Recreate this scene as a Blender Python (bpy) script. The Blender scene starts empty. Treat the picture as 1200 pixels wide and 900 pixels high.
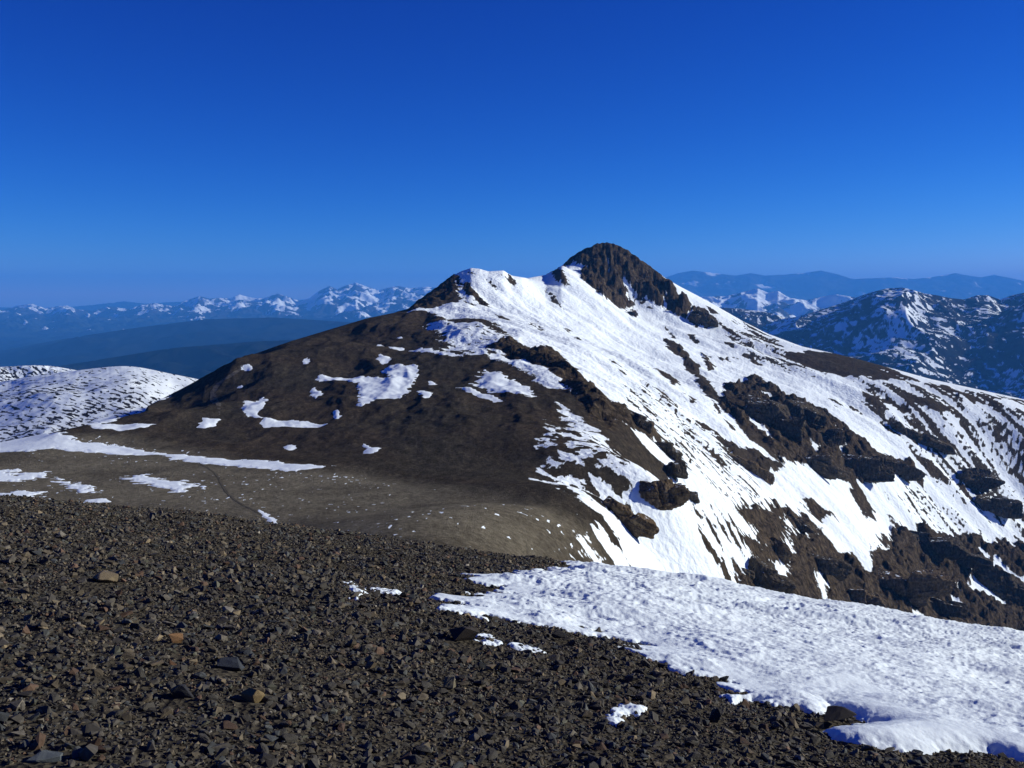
import bpy, bmesh, math, random
import numpy as np
from mathutils import Vector
R = math.radians
rng = np.random.default_rng(7); random.seed(7)
scn = bpy.context.scene
COL = scn.collection

# ------------------------------------------------------------------ camera
FPX = 1167.0                       # focal length in photograph pixels (1200 wide)
PITCH = math.atan(105.0 / FPX)
EYE = 1.7
cam_d = bpy.data.cameras.new('camera'); cam = bpy.data.objects.new('camera', cam_d); COL.objects.link(cam)
cam_d.sensor_width = 36.0; cam_d.lens = 36.0 * FPX / 1200.0
cam_d.clip_start = 0.1; cam_d.clip_end = 200000
cam.location = (0, 0, EYE); cam.rotation_euler = (math.pi/2 - PITCH, 0, 0)
scn.camera = cam
CP, SP = math.cos(PITCH), math.sin(PITCH)

def ray(u, v):
    """photo pixel -> (x/y, (z-EYE)/y)"""
    a = (np.asarray(u, float) - 600) / FPX; b = (450 - np.asarray(v, float)) / FPX
    dy = CP + b*SP; dz = -SP + b*CP
    return a/dy, dz/dy
def proj(s, r):
    d = CP - r*SP; up = SP + r*CP
    return 600 + FPX*s/d, 450 - FPX*up/d

# ------------------------------------------------------------------ noise
_p = rng.permutation(256); PERM = np.concatenate([_p, _p, _p])
_a = rng.uniform(0, 2*np.pi, 256); GX, GY = np.cos(_a), np.sin(_a)
_g3 = rng.normal(size=(256, 3)); G3 = _g3 / np.linalg.norm(_g3, axis=1)[:, None]
def fade(t): return t*t*t*(t*(t*6-15)+10)
def n2(x, y):
    x = np.asarray(x, float); y = np.asarray(y, float)
    xi = np.floor(x); yi = np.floor(y); xf = x-xi; yf = y-yi
    xi = xi.astype(np.int64) & 255; yi = yi.astype(np.int64) & 255
    u = fade(xf); v = fade(yf)
    def g(i, j, dx, dy):
        h = PERM[PERM[(xi+i) & 255] + ((yi+j) & 255)]
        return GX[h]*dx + GY[h]*dy
    a = g(0,0,xf,yf); b = g(1,0,xf-1,yf); c = g(0,1,xf,yf-1); d = g(1,1,xf-1,yf-1)
    return 1.5*((a+(b-a)*u) + ((c+(d-c)*u) - (a+(b-a)*u))*v)
def n3(x, y, z):
    xi = np.floor(x); yi = np.floor(y); zi = np.floor(z); xf = x-xi; yf = y-yi; zf = z-zi
    xi = xi.astype(np.int64) & 255; yi = yi.astype(np.int64) & 255; zi = zi.astype(np.int64) & 255
    u = fade(xf); v = fade(yf); w = fade(zf)
    def g(i, j, k):
        h = PERM[PERM[PERM[(xi+i) & 255] + ((yi+j) & 255)] + ((zi+k) & 255)]
        q = G3[h]
        return q[..., 0]*(xf-i) + q[..., 1]*(yf-j) + q[..., 2]*(zf-k)
    l = lambda a, b, t: a+(b-a)*t
    return 1.5*l(l(l(g(0,0,0), g(1,0,0), u), l(g(0,1,0), g(1,1,0), u), v),
             l(l(g(0,0,1), g(1,0,1), u), l(g(0,1,1), g(1,1,1), u), v), w)
def fbm(x, y, o=5, g=.5, off=0.):
    t = 0; a = 1.
    for k in range(o):
        t = t + a*n2(x*2**k + 17.3*k + off, y*2**k - 9.1*k + off); a *= g
    return t
def ridged(x, y, o=5, g=.5, off=0.):
    t = 0; a = 1.; w = 1.
    for k in range(o):
        n = (1 - np.abs(n2(x*2**k + 31.7*k + off, y*2**k + 12.9*k - off)))**2 * w
        t = t + a*n; w = np.clip(n*1.6, 0, 1); a *= g
    return t
def worley(x, y):
    xi = np.floor(x).astype(np.int64); yi = np.floor(y).astype(np.int64)
    d1 = np.full(x.shape, 9.); d2 = np.full(x.shape, 9.)
    for i in (-1, 0, 1):
        for j in (-1, 0, 1):
            h = PERM[PERM[(xi+i) & 255] + ((yi+j) & 255)]
            px = xi+i + .5 + .42*GX[h]; py = yi+j + .5 + .42*GY[(h*7) & 255]
            d = (x-px)**2 + (y-py)**2
            d2 = np.minimum(d2, np.maximum(d, d1)); d1 = np.minimum(d1, d)
    return np.sqrt(d1), np.sqrt(d2)
def cells(x, y):
    xi = np.floor(x).astype(np.int64); yi = np.floor(y).astype(np.int64)
    d1 = np.full(x.shape, 9.); v = np.zeros(x.shape)
    for i in (-1, 0, 1):
        for j in (-1, 0, 1):
            h = PERM[PERM[(xi+i) & 255] + ((yi+j) & 255)]
            d = (x-(xi+i+.5+.45*GX[h]))**2 + (y-(yi+j+.5+.45*GY[(h*7) & 255]))**2
            m = d < d1; d1 = np.where(m, d, d1); v = np.where(m, PERM[h+91]/255., v)
    return v
def sstep(a, b, x):
    t = np.clip((x-a)/(b-a), 0, 1); return t*t*(3-2*t)

# ------------------------------------------------------------------ mesh / tags
def tag(o, label=None, cat=None, group=None, kind=None):
    if label: o['label'] = label
    if cat: o['category'] = cat
    if group: o['group'] = group
    if kind: o['kind'] = kind
    return o
def mesh_np(name, V, F, mat, attrs=None, smooth=True):
    """V (n,3), F (m,k) -> linked object"""
    me = bpy.data.meshes.new(name); k = F.shape[1]
    me.vertices.add(len(V)); me.vertices.foreach_set('co', np.ascontiguousarray(V, np.float32).ravel())
    me.loops.add(F.size); me.loops.foreach_set('vertex_index', np.ascontiguousarray(F, np.int32).ravel())
    me.polygons.add(len(F)); me.polygons.foreach_set('loop_start', np.arange(0, F.size, k, dtype=np.int32))
    try: me.polygons.foreach_set('loop_total', np.full(len(F), k, np.int32))
    except Exception: pass
    me.update(calc_edges=True)
    me.polygons.foreach_set('use_smooth', np.full(len(F), smooth, bool))
    for n, a in (attrs or {}).items():
        if a.ndim == 1:
            me.attributes.new(n, 'FLOAT', 'POINT').data.foreach_set('value', np.ascontiguousarray(a, np.float32))
        else:
            c = np.ones((len(a), 4), np.float32); c[:, :3] = a
            me.attributes.new(n, 'FLOAT_COLOR', 'POINT').data.foreach_set('color', c.ravel())
    me.validate()
    if mat: me.materials.append(mat)
    o = bpy.data.objects.new(name, me); COL.objects.link(o)
    return o
def grid_obj(name, X, Y, Z, mat, attrs=None, keep=None):
    """rows x cols arrays -> grid mesh, dropping quads where keep is False at all corners"""
    nr, nc = X.shape
    idx = np.arange(nr*nc).reshape(nr, nc)
    F = np.stack([idx[:-1, :-1], idx[:-1, 1:], idx[1:, 1:], idx[1:, :-1]], -1).reshape(-1, 4)
    V = np.stack([X, Y, Z], -1).reshape(-1, 3)
    at_ = {k: a.reshape(-1) if a.ndim == 2 else a.reshape(-1, a.shape[-1]) for k, a in (attrs or {}).items()}
    if keep is not None:
        kk = keep.ravel()
        F = F[kk[F].any(1)]
        used = np.unique(F); mp = np.full(nr*nc, -1, np.int64); mp[used] = np.arange(len(used))
        F = mp[F]; V = V[used]; at_ = {k: a[used] for k, a in at_.items()}
    return mesh_np(name, V, F, mat, at_)

# ------------------------------------------------------------------ materials
class NT:
    def __init__(s, name, spec=0.):
        s.m = bpy.data.materials.new(name); s.m.use_nodes = True
        s.t = s.m.node_tree; s.n = s.t.nodes; s.b = s.n['Principled BSDF']
        s.b.inputs['Specular IOR Level'].default_value = spec
        s.b.inputs['Roughness'].default_value = .9
    def node(s, ty, **k):
        o = s.n.new(ty)
        for a, v in k.items():
            if a.startswith('i_'):
                key = a[2:].replace('_', ' '); o.inputs[int(key) if key.isdigit() else key].default_value = v
            else: setattr(o, a, v)
        return o
    def link(s, a, b): s.t.links.new(a, b)
    def attr(s, n): return s.node('ShaderNodeAttribute', attribute_name=n)
    def pos(s, sc=(1, 1, 1), rot=(0, 0, 0), obj=True):
        tc = s.node('ShaderNodeTexCoord'); mp = s.node('ShaderNodeMapping')
        mp.inputs['Scale'].default_value = sc; mp.inputs['Rotation'].default_value = rot
        s.link(tc.outputs['Object'], mp.inputs[0]); return mp.outputs[0]
    def noise(s, vec, scale, det=6, rough=.55):
        o = s.node('ShaderNodeTexNoise'); o.inputs['Scale'].default_value = scale
        o.inputs['Detail'].default_value = det; o.inputs['Roughness'].default_value = rough
        s.link(vec, o.inputs['Vector']); return o.outputs['Fac']
    def ramp(s, fac, stops, interp='LINEAR'):
        o = s.node('ShaderNodeValToRGB'); cr = o.color_ramp; cr.interpolation = interp
        while len(cr.elements) < len(stops): cr.elements.new(.5)
        for e, (p, c) in zip(cr.elements, stops):
            e.position = p; e.color = (*c, 1) if len(c) == 3 else c
        s.link(fac, o.inputs[0]); return o.outputs[0]
    def math(s, op, a, b=None, c=None):
        o = s.node('ShaderNodeMath', operation=op)
        for i, q in enumerate((a, b, c)):
            if q is None: continue
            if isinstance(q, (int, float)): o.inputs[i].default_value = q
            else: s.link(q, o.inputs[i])
        return o.outputs[0]
    def mix(s, f, a, b, mode='MIX'):
        o = s.node('ShaderNodeMix', data_type='RGBA', blend_type=mode)
        for i, q in ((0, f), (6, a), (7, b)):
            if isinstance(q, (int, float)): o.inputs[i].default_value = q
            elif isinstance(q, tuple): o.inputs[i].default_value = (*q, 1)
            else: s.link(q, o.inputs[i])
        return o.outputs[2]
    def bump(s, h, dist, strength=1., nrm=None):
        o = s.node('ShaderNodeBump'); o.inputs['Distance'].default_value = dist
        o.inputs['Strength'].default_value = strength; s.link(h, o.inputs['Height'])
        if nrm is not None: s.link(nrm, o.inputs['Normal'])
        return o.outputs[0]
    def col(s, c): s.link(c, s.b.inputs['Base Color'])
    def nrm(s, n): s.link(n, s.b.inputs['Normal'])
SNOW = (.84, .90, .92)

def mat_mountain():
    t = NT('mountain_surface'); P = t.pos()
    fine = t.noise(P, .9, 7, .62); mid = t.noise(P, .12, 6, .6); big = t.noise(P, .018, 4)
    sn = t.attr('snow').outputs['Fac']; tan = t.attr('tan').outputs['Fac']; rk = t.attr('rock').outputs['Fac']
    streak = t.noise(t.pos((.55, .16, .5), (0, 0, R(35))), 1., 6, .62)
    k = t.math('ADD', sn, t.math('MULTIPLY', t.math('SUBTRACT', streak, .5), 2.2))
    k = t.math('ADD', k, t.math('MULTIPLY', t.math('SUBTRACT', fine, .5), 1.0))
    mr = t.node('ShaderNodeMapRange', interpolation_type='SMOOTHSTEP')
    t.link(k, mr.inputs[0]); mr.inputs[1].default_value = -.22; mr.inputs[2].default_value = .22
    mask = mr.outputs[0]
    scree = t.mix(mid, t.ramp(fine, [(.3, (.026, .023, .019)), (.55, (.048, .042, .035)), (.8, (.092, .080, .065))]),
                  t.ramp(fine, [(.3, (.036, .031, .023)), (.7, (.080, .068, .050))]))
    scree = t.mix(t.math('MULTIPLY', t.ramp(big, [(.40, (0,0,0)), (.60, (1,1,1))]), .6), scree, t.ramp(fine, [(.3, (.044, .032, .023)), (.75, (.086, .065, .047))]))
    spk = t.noise(t.pos((.32, .14, .32), (0, 0, R(20))), 1., 7, .72); grit = t.noise(P, 2.2, 4, .75)
    scree = t.mix(1., scree, t.ramp(spk, [(.28, (.45, .46, .48)), (.5, (.95, .95, .95)), (.74, (1.75, 1.68, 1.6))]), 'MULTIPLY')
    scree = t.mix(1., scree, t.ramp(grit, [(.3, (.62, .62, .62)), (.7, (1.4, 1.38, 1.35))]), 'MULTIPLY')
    tanc = t.ramp(fine, [(.28, (.105, .088, .062)), (.5, (.175, .152, .108)), (.75, (.27, .24, .178))])
    tanc = t.mix(1., tanc, t.ramp(spk, [(.3, (.72, .71, .70)), (.5, (1., 1., 1.)), (.72, (1.25, 1.24, 1.22))]), 'MULTIPLY')
    g = t.mix(tan, scree, tanc)
    strata = t.noise(t.pos((.03, .03, .75)), 1., 5, .6)
    cr = t.noise(t.pos((.35, .35, .10)), 1., 7, .65)
    rockc = t.mix(strata, t.ramp(cr, [(.3, (.012, .010, .008)), (.5, (.050, .041, .031)), (.72, (.135, .108, .076))]),
                  t.ramp(cr, [(.3, (.018, .014, .010)), (.6, (.082, .058, .036)), (.8, (.18, .135, .086))]))
    vc = t.node('ShaderNodeTexVoronoi', feature='DISTANCE_TO_EDGE'); vc.inputs['Scale'].default_value = .20
    nz = t.node('ShaderNodeTexNoise'); nz.inputs['Scale'].default_value = .25; nz.inputs['Detail'].default_value = 5; t.link(P, nz.inputs['Vector'])
    ad = t.node('ShaderNodeVectorMath', operation='MULTIPLY_ADD'); t.link(nz.outputs['Color'], ad.inputs[0]); ad.inputs[1].default_value = (5, 5, 5); t.link(P, ad.inputs[2]); t.link(ad.outputs[0], vc.inputs['Vector'])
    crk = t.ramp(vc.outputs['Distance'], [(0., (.35, .35, .35)), (.06, (.9, .9, .9)), (.4, (1.2, 1.2, 1.2))])
    rockc = t.mix(1., rockc, crk, 'MULTIPLY')
    g = t.mix(rk, g, rockc)
    snc = t.mix(t.noise(P, .06, 4), (.82, .885, .905), (.87, .925, .94))
    t.col(t.mix(mask, g, snc))
    hb = t.mix(mask, t.mix(rk, t.mix(.5, fine, t.noise(P, 3.5, 4, .7)), cr), t.noise(P, .35, 5, .5))
    b = t.bump(hb, 1.3, .9)
    t.nrm(b)
    return t.m
def mat_snow(name='snow', bumpscale=12., dist=.012, a=(.82, .885, .905), b=(.87, .925, .94)):
    t = NT(name); P = t.pos()
    t.col(t.mix(t.noise(P, bumpscale*.15, 4), a, b))
    t.nrm(t.bump(t.noise(P, bumpscale, 5, .6), dist, .8)); t.b.inputs['Roughness'].default_value = .7
    return t.m
def mat_rock(name, dark, midc, light, sc=1., strat=1., topsnow=False):
    t = NT(name)
    cr = t.noise(t.pos((sc, sc, sc*.5)), 1., 8, .66)
    st = t.noise(t.pos((.05*sc, .05*sc, 1.6*sc)), 1., 5, .6)
    c = t.ramp(cr, [(.3, dark), (.52, midc), (.74, light)])
    c = t.mix(t.math('MULTIPLY', st, strat), c, tuple(x*.45 for x in midc))
    if topsnow:
        g = t.node('ShaderNodeNewGeometry'); sx = t.node('ShaderNodeSeparateXYZ'); t.link(g.outputs['True Normal'], sx.inputs[0])
        k = t.math('ADD', sx.outputs[2], t.math('MULTIPLY', t.math('SUBTRACT', t.noise(t.pos(), .35, 5), .5), .9))
        mr = t.node('ShaderNodeMapRange', interpolation_type='SMOOTHSTEP'); t.link(k, mr.inputs[0]); mr.inputs[1].default_value = 1.02; mr.inputs[2].default_value = 1.10
        c = t.mix(mr.outputs[0], c, SNOW)
    t.col(c); t.nrm(t.bump(cr, .5/sc, .9)); return t.m
def mat_stone(name, a, b):
    t = NT(name, .12)
    n = t.noise(t.pos(), 30, 6, .6); n3_ = t.noise(t.pos(), 6, 3)
    c = t.ramp(n, [(.3, a), (.7, b)])
    c = t.mix(t.math('MULTIPLY', n3_, .5), c, tuple(x*.6 for x in a))
    t.col(c); t.nrm(t.bump(n, .006, .7)); t.b.inputs['Roughness'].default_value = .75; return t.m
def mat_scree():
    t = NT('scree', .12); c = t.attr('col').outputs['Color']
    n = t.noise(t.pos(), 40, 5, .6)
    t.col(t.mix(1., c, t.ramp(n, [(.25, (.6, .6, .6)), (.75, (1.25, 1.25, 1.25))]), 'MULTIPLY'))
    t.nrm(t.bump(n, .005, .6)); t.b.inputs['Roughness'].default_value = .75; return t.m
def mat_ground():
    t = NT('scree_ground'); P = t.pos()
    n = t.noise(P, 14, 7, .68); v = t.node('ShaderNodeTexVoronoi'); v.inputs['Scale'].default_value = 22; t.link(P, v.inputs['Vector'])
    c = t.ramp(n, [(.3, (.034, .029, .022)), (.55, (.066, .057, .043)), (.75, (.115, .10, .074))])
    c = t.mix(.5, c, t.mix(.75, v.outputs['Color'], (.05, .05, .05)), 'MULTIPLY') if False else c
    t.col(c); b = t.bump(v.outputs['Distance'], .04, .9); t.nrm(t.bump(n, .03, .7, b)); return t.m
def mat_far(name, forest, rockc, snow=True, sc=.004, detail=8):
    """distant range: attribute snow decides; noise breaks it up"""
    t = NT(name); P = t.pos()
    n = t.noise(P, sc, detail, .65)
    c = t.mix(t.attr('forest').outputs['Fac'], t.ramp(n, [(.3, tuple(x*.6 for x in rockc)), (.7, rockc)]),
              t.ramp(n, [(.3, tuple(x*.6 for x in forest)), (.7, forest)]))
    if snow:
        k = t.math('ADD', t.attr('snow').outputs['Fac'], t.math('MULTIPLY', t.math('SUBTRACT', n, .5), 2.))
        mr = t.node('ShaderNodeMapRange', interpolation_type='SMOOTHSTEP'); t.link(k, mr.inputs[0])
        mr.inputs[1].default_value = -.15; mr.inputs[2].default_value = .15
        c = t.mix(mr.outputs[0], c, SNOW)
    t.col(c); return t.m

# ------------------------------------------------------------------ main mountain height field
C = []      # (u, v, D) control points
def cp(*pts): C.extend(pts)
cp((0,590,235),(0,545,300),(0,519,345),(60,506,375),(150,491,420),(300,590,240),(300,550,300),(450,600,225),(450,560,290),
   (600,640,190),(600,590,245),(650,620,215),(650,570,280),(660,600,238),(690,606,243),(300,520,370),(150,520,350),(-200,560,270),(-200,600,210))
# shoulder
cp((230,447,560),(300,416,650),(380,389,720),(430,373,765),(480,363,800),(300,470,480),(400,500,400),(400,470,450),(400,430,560),(400,402,660),
   (500,520,350),(500,480,430),(500,440,520),(500,400,640),(500,376,740),(600,540,330),(600,500,395),(600,460,470),(600,420,560),(600,396,640),
   (650,500,390),(680,520,350))
# spine of the shoulder
cp((590,381,700),(650,426,560),(690,470,460),(730,520,390),(770,575,320),(740,615,270),(690,640,225))
# skyline
cp((545,317,930),(512,340,915),(478,363,900),(600,323,1000),(635,323,1050),(660,310,1120),(710,287,1250),(680,294,1230),(745,303,1260),(780,329,1270),
   (835,357,1270),(900,392,1240),(940,407,1200),(1000,419,1170),(1090,444,1150),(1200,468,1120),(1350,505,1090))
# face
cp((560,360,830),(600,350,890),(650,350,985),(650,370,900),(700,380,960),(700,340,1130),(750,380,1060),(740,352,1180),(800,400,1070),(700,410,745),(750,430,765),(800,450,840),(850,420,1040),
   (800,500,620),(800,560,445),(800,620,352),(850,660,328),(850,600,450),(900,450,990),(900,520,720),(900,600,560),(900,670,480),
   (1000,460,1030),(1000,520,850),(1000,600,720),(1000,680,610),(1100,480,1040),(1100,540,960),(1100,620,850),(1100,700,745),
   (1200,500,1050),(1200,560,1010),(1200,640,920),(1200,730,800),(1350,560,1040),(1350,700,900),(760,650,300))
W = []
for u, v, D in C:
    s, r = ray(u, v); W.append((s*D, D, EYE + r*D))
def crest(u, D): return float(np.interp(u, [c[0] for c in SKY], [c[1] for c in SKY]))
# back sides and hidden flanks (world coordinates)
for (u, D, z) in [(230,820,-140),(300,900,-140),(380,960,-120),(440,1010,-100),(512,1100,-90),(560,1180,-60),(620,1300,-60),(700,1500,-60),(760,1560,-90),
                  (835,1520,-130),(940,1450,-170),(1090,1420,-200),(1200,1400,-220),(1350,1380,-250),(0,470,-110),(60,520,-115),(140,590,-120),(-200,420,-90),(-300,600,-160),
                  (100,800,-200),(0,1000,-260),(-200,1300,-320),(400,1600,-260),(700,1900,-220),(1000,1850,-300),(1400,1700,-380),
                  (860,300,-108),(900,380,-150),(1000,480,-190),(1100,560,-245),(1250,560,-260),(1400,620,-270),(1100,350,-230),(900,240,-150),(1200,200,-230),
                  (0,150,-50),(300,150,-46),(600,130,-42),(700,150,-58),(850,150,-100),(1100,120,-140),(-200,120,-45)]:
    s, _ = ray(u, 450); W.append((s*D, D, z))
W = np.array(W); SC = 100.
def tps_fit(W, lam=.002):
    P = W[:, :2]/SC; n = len(P)
    d = np.linalg.norm(P[:, None]-P[None], axis=2)
    K = np.where(d > 0, d*d*np.log(d+1e-12), 0) + lam*np.eye(n)
    A = np.zeros((n+3, n+3)); A[:n, :n] = K; A[:n, n] = 1; A[:n, n+1:] = P; A[n, :n] = 1; A[n+1:, :n] = P.T
    return np.linalg.solve(A, np.concatenate([W[:, 2], [0, 0, 0]])), P
TPS, TP = tps_fit(W)
def tps(x, y):
    sh = x.shape; x = x.ravel()/SC; y = y.ravel()/SC; out = np.empty(len(x))
    n = len(TP)
    for i in range(0, len(x), 60000):
        a = x[i:i+60000]; b = y[i:i+60000]
        d2 = (a[:, None]-TP[None, :, 0])**2 + (b[:, None]-TP[None, :, 1])**2
        out[i:i+60000] = (.5*d2*np.log(d2+1e-12)) @ TPS[:n] + TPS[n] + TPS[n+1]*a + TPS[n+2]*b
    return out.reshape(sh)
NS, ND = 1500, 860
SG = np.linspace(-.80, .84, NS); DG = np.exp(np.linspace(math.log(85), math.log(2300), ND))
cs = np.linspace(-.80, .84, 380); cdn = np.exp(np.linspace(math.log(85), math.log(2300), 300))
def up2(Zc):      # bicubic (Catmull-Rom) upsampling from the coarse to the fine lattice
    def ax(Z, n_out, axis):
        n_in = Z.shape[axis]; t = np.linspace(0, n_in-1, n_out); i = np.clip(np.floor(t).astype(int), 0, n_in-2); f = t-i
        g = lambda k: np.take(Z, np.clip(i+k, 0, n_in-1), axis=axis)
        sh = [1, 1]; sh[axis] = n_out; f = f.reshape(sh)
        a, b, c, d = g(-1), g(0), g(1), g(2)
        return b + .5*f*(c-a + f*(2*a-5*b+4*c-d + f*(3*(b-c)+d-a)))
    return ax(ax(Zc, ND, 0), NS, 1)
DD, SS = np.meshgrid(DG, SG, indexing='ij'); XX = SS*DD; YY = DD
cD, cS = np.meshgrid(cdn, cs, indexing='ij')
H = up2(tps(cS*cD, cD))
# far skirt sinks to the valley
H = H - sstep(1500, 2300, DD)*700

# skyline of the main mountain: (u, v, D)
SKY = [(-330,530,300),(-100,526,320),(0,519,345),(60,507,375),(100,498,400),(130,491,430),(165,480,480),(200,462,530),(230,446,565),(262,428,610),(300,414,650),(340,400,690),(380,388,720),(430,373,765),
       (462,366,790),(478,362,860),(490,352,900),(512,337,915),(530,323,925),(540,318,930),(552,314,935),(562,315,945),(572,318,960),(590,317,985),(600,323,1000),(618,326,1025),(640,322,1060),(655,314,1110),(668,303,1170),
       (680,295,1220),(690,290,1240),(700,286,1250),(712,285,1250),(722,287,1255),(735,294,1258),(750,304,1262),(765,315,1268),(780,326,1270),(800,337,1270),(835,356,1270),(870,376,1250),(900,391,1240),(940,406,1200),(1000,419,1170),(1090,444,1150),(1200,468,1120),(1350,503,1090),(1700,600,1000)]
su = np.array([k[0] for k in SKY], float); sv = np.array([k[1] for k in SKY], float); sd_ = np.array([k[2] for k in SKY], float)
s_k, r_k = ray(su, sv); SKY_R = np.interp(SG, s_k, r_k); SKY_D = np.interp(SG, s_k, sd_)
def fit_sky(H, it=3, width=.10):
    for _ in range(it):
        E = (H-EYE)/DD
        # only look near / beyond the intended crest distance
        win = (DD > SKY_D[None]*.82)
        m = np.where(win, E, -9).max(0)
        err = SKY_R - m
        H = H + err[None]*DD*np.exp(-(np.log(DD/SKY_D[None])/width)**2)
        H = np.where(DD > SKY_D[None]*1.0, np.minimum(H, EYE + DD*(SKY_R[None] + .0) ), H)
    return H
H = fit_sky(H)
# everything in front must stay under the sky line
H = np.minimum(H, EYE + DD*(SKY_R[None] + .0002))

def at(u, v, push=1.06):
    """first hit of the ray through a photo pixel on the mountain; above the skyline: just behind the crest"""
    s, r = ray(u, v); j = int(np.clip(np.searchsorted(SG, s), 1, NS-1))
    w = (s-SG[j-1])/(SG[j]-SG[j-1]); w = min(max(w, 0), 1)
    E = ((H[:, j-1]*(1-w)+H[:, j]*w)-EYE)/DG
    ok = np.nonzero(E >= r)[0]
    if len(ok) == 0:
        D = float(np.interp(s, SG, SKY_D))*push
    else:
        i = ok[0]
        if i == 0: D = DG[0]
        else:
            t = (r-E[i-1])/(E[i]-E[i-1]+1e-12); D = DG[i-1]+t*(DG[i]-DG[i-1])
    return s*D, D
def hz(x, y):
    """terrain height at world x, y (bilinear)"""
    x = np.asarray(x, float); y = np.asarray(y, float)
    s = x/y; a = (np.log(y)-math.log(85))/(math.log(2300)-math.log(85))*(ND-1); b = (s-SG[0])/(SG[-1]-SG[0])*(NS-1)
    i = np.clip(a.astype(int), 0, ND-2); j = np.clip(b.astype(int), 0, NS-2); fa = a-i; fb = b-j
    return (HF[i, j]*(1-fa)*(1-fb)+HF[i+1, j]*fa*(1-fb)+HF[i, j+1]*(1-fa)*fb+HF[i+1, j+1]*fa*fb)

# ---------------------------------------------------- plan polygons (metres), read off the photograph and laid on the ground
def plan(poly): return np.array([at(u, v) for u, v in poly])
def psd(P, x, y):
    """signed distance (positive inside) of points to plan polygon"""
    d = np.full(x.shape, 1e9); ins = np.zeros(x.shape, bool); n = len(P)
    for i in range(n):
        ax, ay = P[i]; bx, by = P[(i+1) % n]; ex, ey = bx-ax, by-ay
        t = np.clip(((x-ax)*ex+(y-ay)*ey)/(ex*ex+ey*ey+1e-9), 0, 1)
        d = np.minimum(d, (x-ax-t*ex)**2+(y-ay-t*ey)**2)
        c = ((ay > y) != (by > y)) & (x < ex*(y-ay)/(ey if abs(ey) > 1e-9 else 1e-9)+ax)
        ins ^= c
    d = np.sqrt(d); return np.where(ins, d, -d)
WX = XX + 2.2*fbm(XX/14, YY/14, 3)*np.clip(DD/500, .3, 2); WY = YY + 5.0*fbm(XX/16+50, YY/16, 3)*np.clip(DD/500, .3, 2)
MARG = 40.
def field(poly):
    """psd on the mountain lattice (inside bbox + margin), else -MARG"""
    P = plan(poly); f = np.full(XX.shape, -MARG)
    m = (WX > P[:, 0].min()-MARG) & (WX < P[:, 0].max()+MARG) & (WY > P[:, 1].min()-MARG) & (WY < P[:, 1].max()+MARG)
    f[m] = psd(P, WX[m], WY[m]); return f
S = np.full(XX.shape, -12.); ROCK = np.zeros(XX.shape); AMP = np.full(XX.shape, 1.0); CLIFF = np.zeros(XX.shape)
def snow(poly, k=1.):
    global S; S = np.maximum(S, np.clip(field(poly)*k, -12, 12))
def bare(poly, rock=1., cliff=0., k=1., edge=2.):
    global S, ROCK, CLIFF
    f = field(poly); S = np.minimum(S, np.clip(-f*k, -12, 12))
    m = sstep(-edge, edge, f); ROCK = np.maximum(ROCK*(1-m) if rock == 0 else ROCK, m*rock); CLIFF = np.maximum(CLIFF, cliff*sstep(-1, 7, f))
def patchy(poly, lift, amp):
    """mix of snow and bare ground: pull S towards lift, raise the break-up amplitude"""
    global S, AMP
    m = sstep(-8, 10, field(poly)); S = S*(1-m) + np.clip(S, lift-1, lift+1)*m; AMP = AMP*(1-m)+amp*m

FACE = [(470,366),(500,361),(530,356),(540,352),(538,345),(536,322),(540,300),(600,300),(660,290),(700,260),(760,290),(835,340),(900,370),(1000,400),(1100,430),(1400,490),(1600,700),(1500,900),
        (1000,800),(860,720),(720,668),(690,652),(712,640),(718,600),(735,575),(790,560),(760,535),(740,505),(700,485),(660,440),(600,400),(578,388),(535,377),(505,368)]
snow(FACE)
snow([(503,378),(530,382),(560,383),(597,396),(590,400),(572,402),(570,410),(574,416),(560,418),(545,412),(520,410),(535,405),(525,403),(520,400),(520,395),(530,393),(510,393),(515,388),(500,386)])
snow([(572,417),(583,411),(610,424),(640,436),(662,450),(676,468),(662,458),(642,454),(632,450),(628,444),(600,430),(588,425)])
snow([(655,475),(665,480),(680,487),(700,505),(712,515),(740,545),(790,552),(760,568),(742,574),(735,590),(716,600),(722,640),(712,640),(700,610),(690,590),(665,578),(634,562),(650,566),(690,576),(725,582),(738,572),(712,545),(685,520),(662,495)])
snow([(628,517),(660,526),(650,529),(636,525)]); snow([(640,496),(669,512),(660,515),(648,507)]); snow([(652,540),(685,546),(690,549),(660,548)])
snow([(662,518),(690,530),(712,546),(700,552),(680,538)]); snow([(631,545),(642,552),(634,553)]); snow([(640,556),(660,567),(690,578),(670,577),(645,566)])
patchy([(632,505),(660,478),(700,505),(740,545),(742,575),(718,598),(722,640),(706,648),(688,625),(660,585),(632,560)], -.3, 2.6)
patchy([(498,380),(600,392),(600,402),(575,402),(578,418),(545,420),(510,412)], .9, 1.7)
patchy([(590,650),(640,628),(700,620),(715,655),(690,668),(600,668)], -1.1, 2.6)
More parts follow.
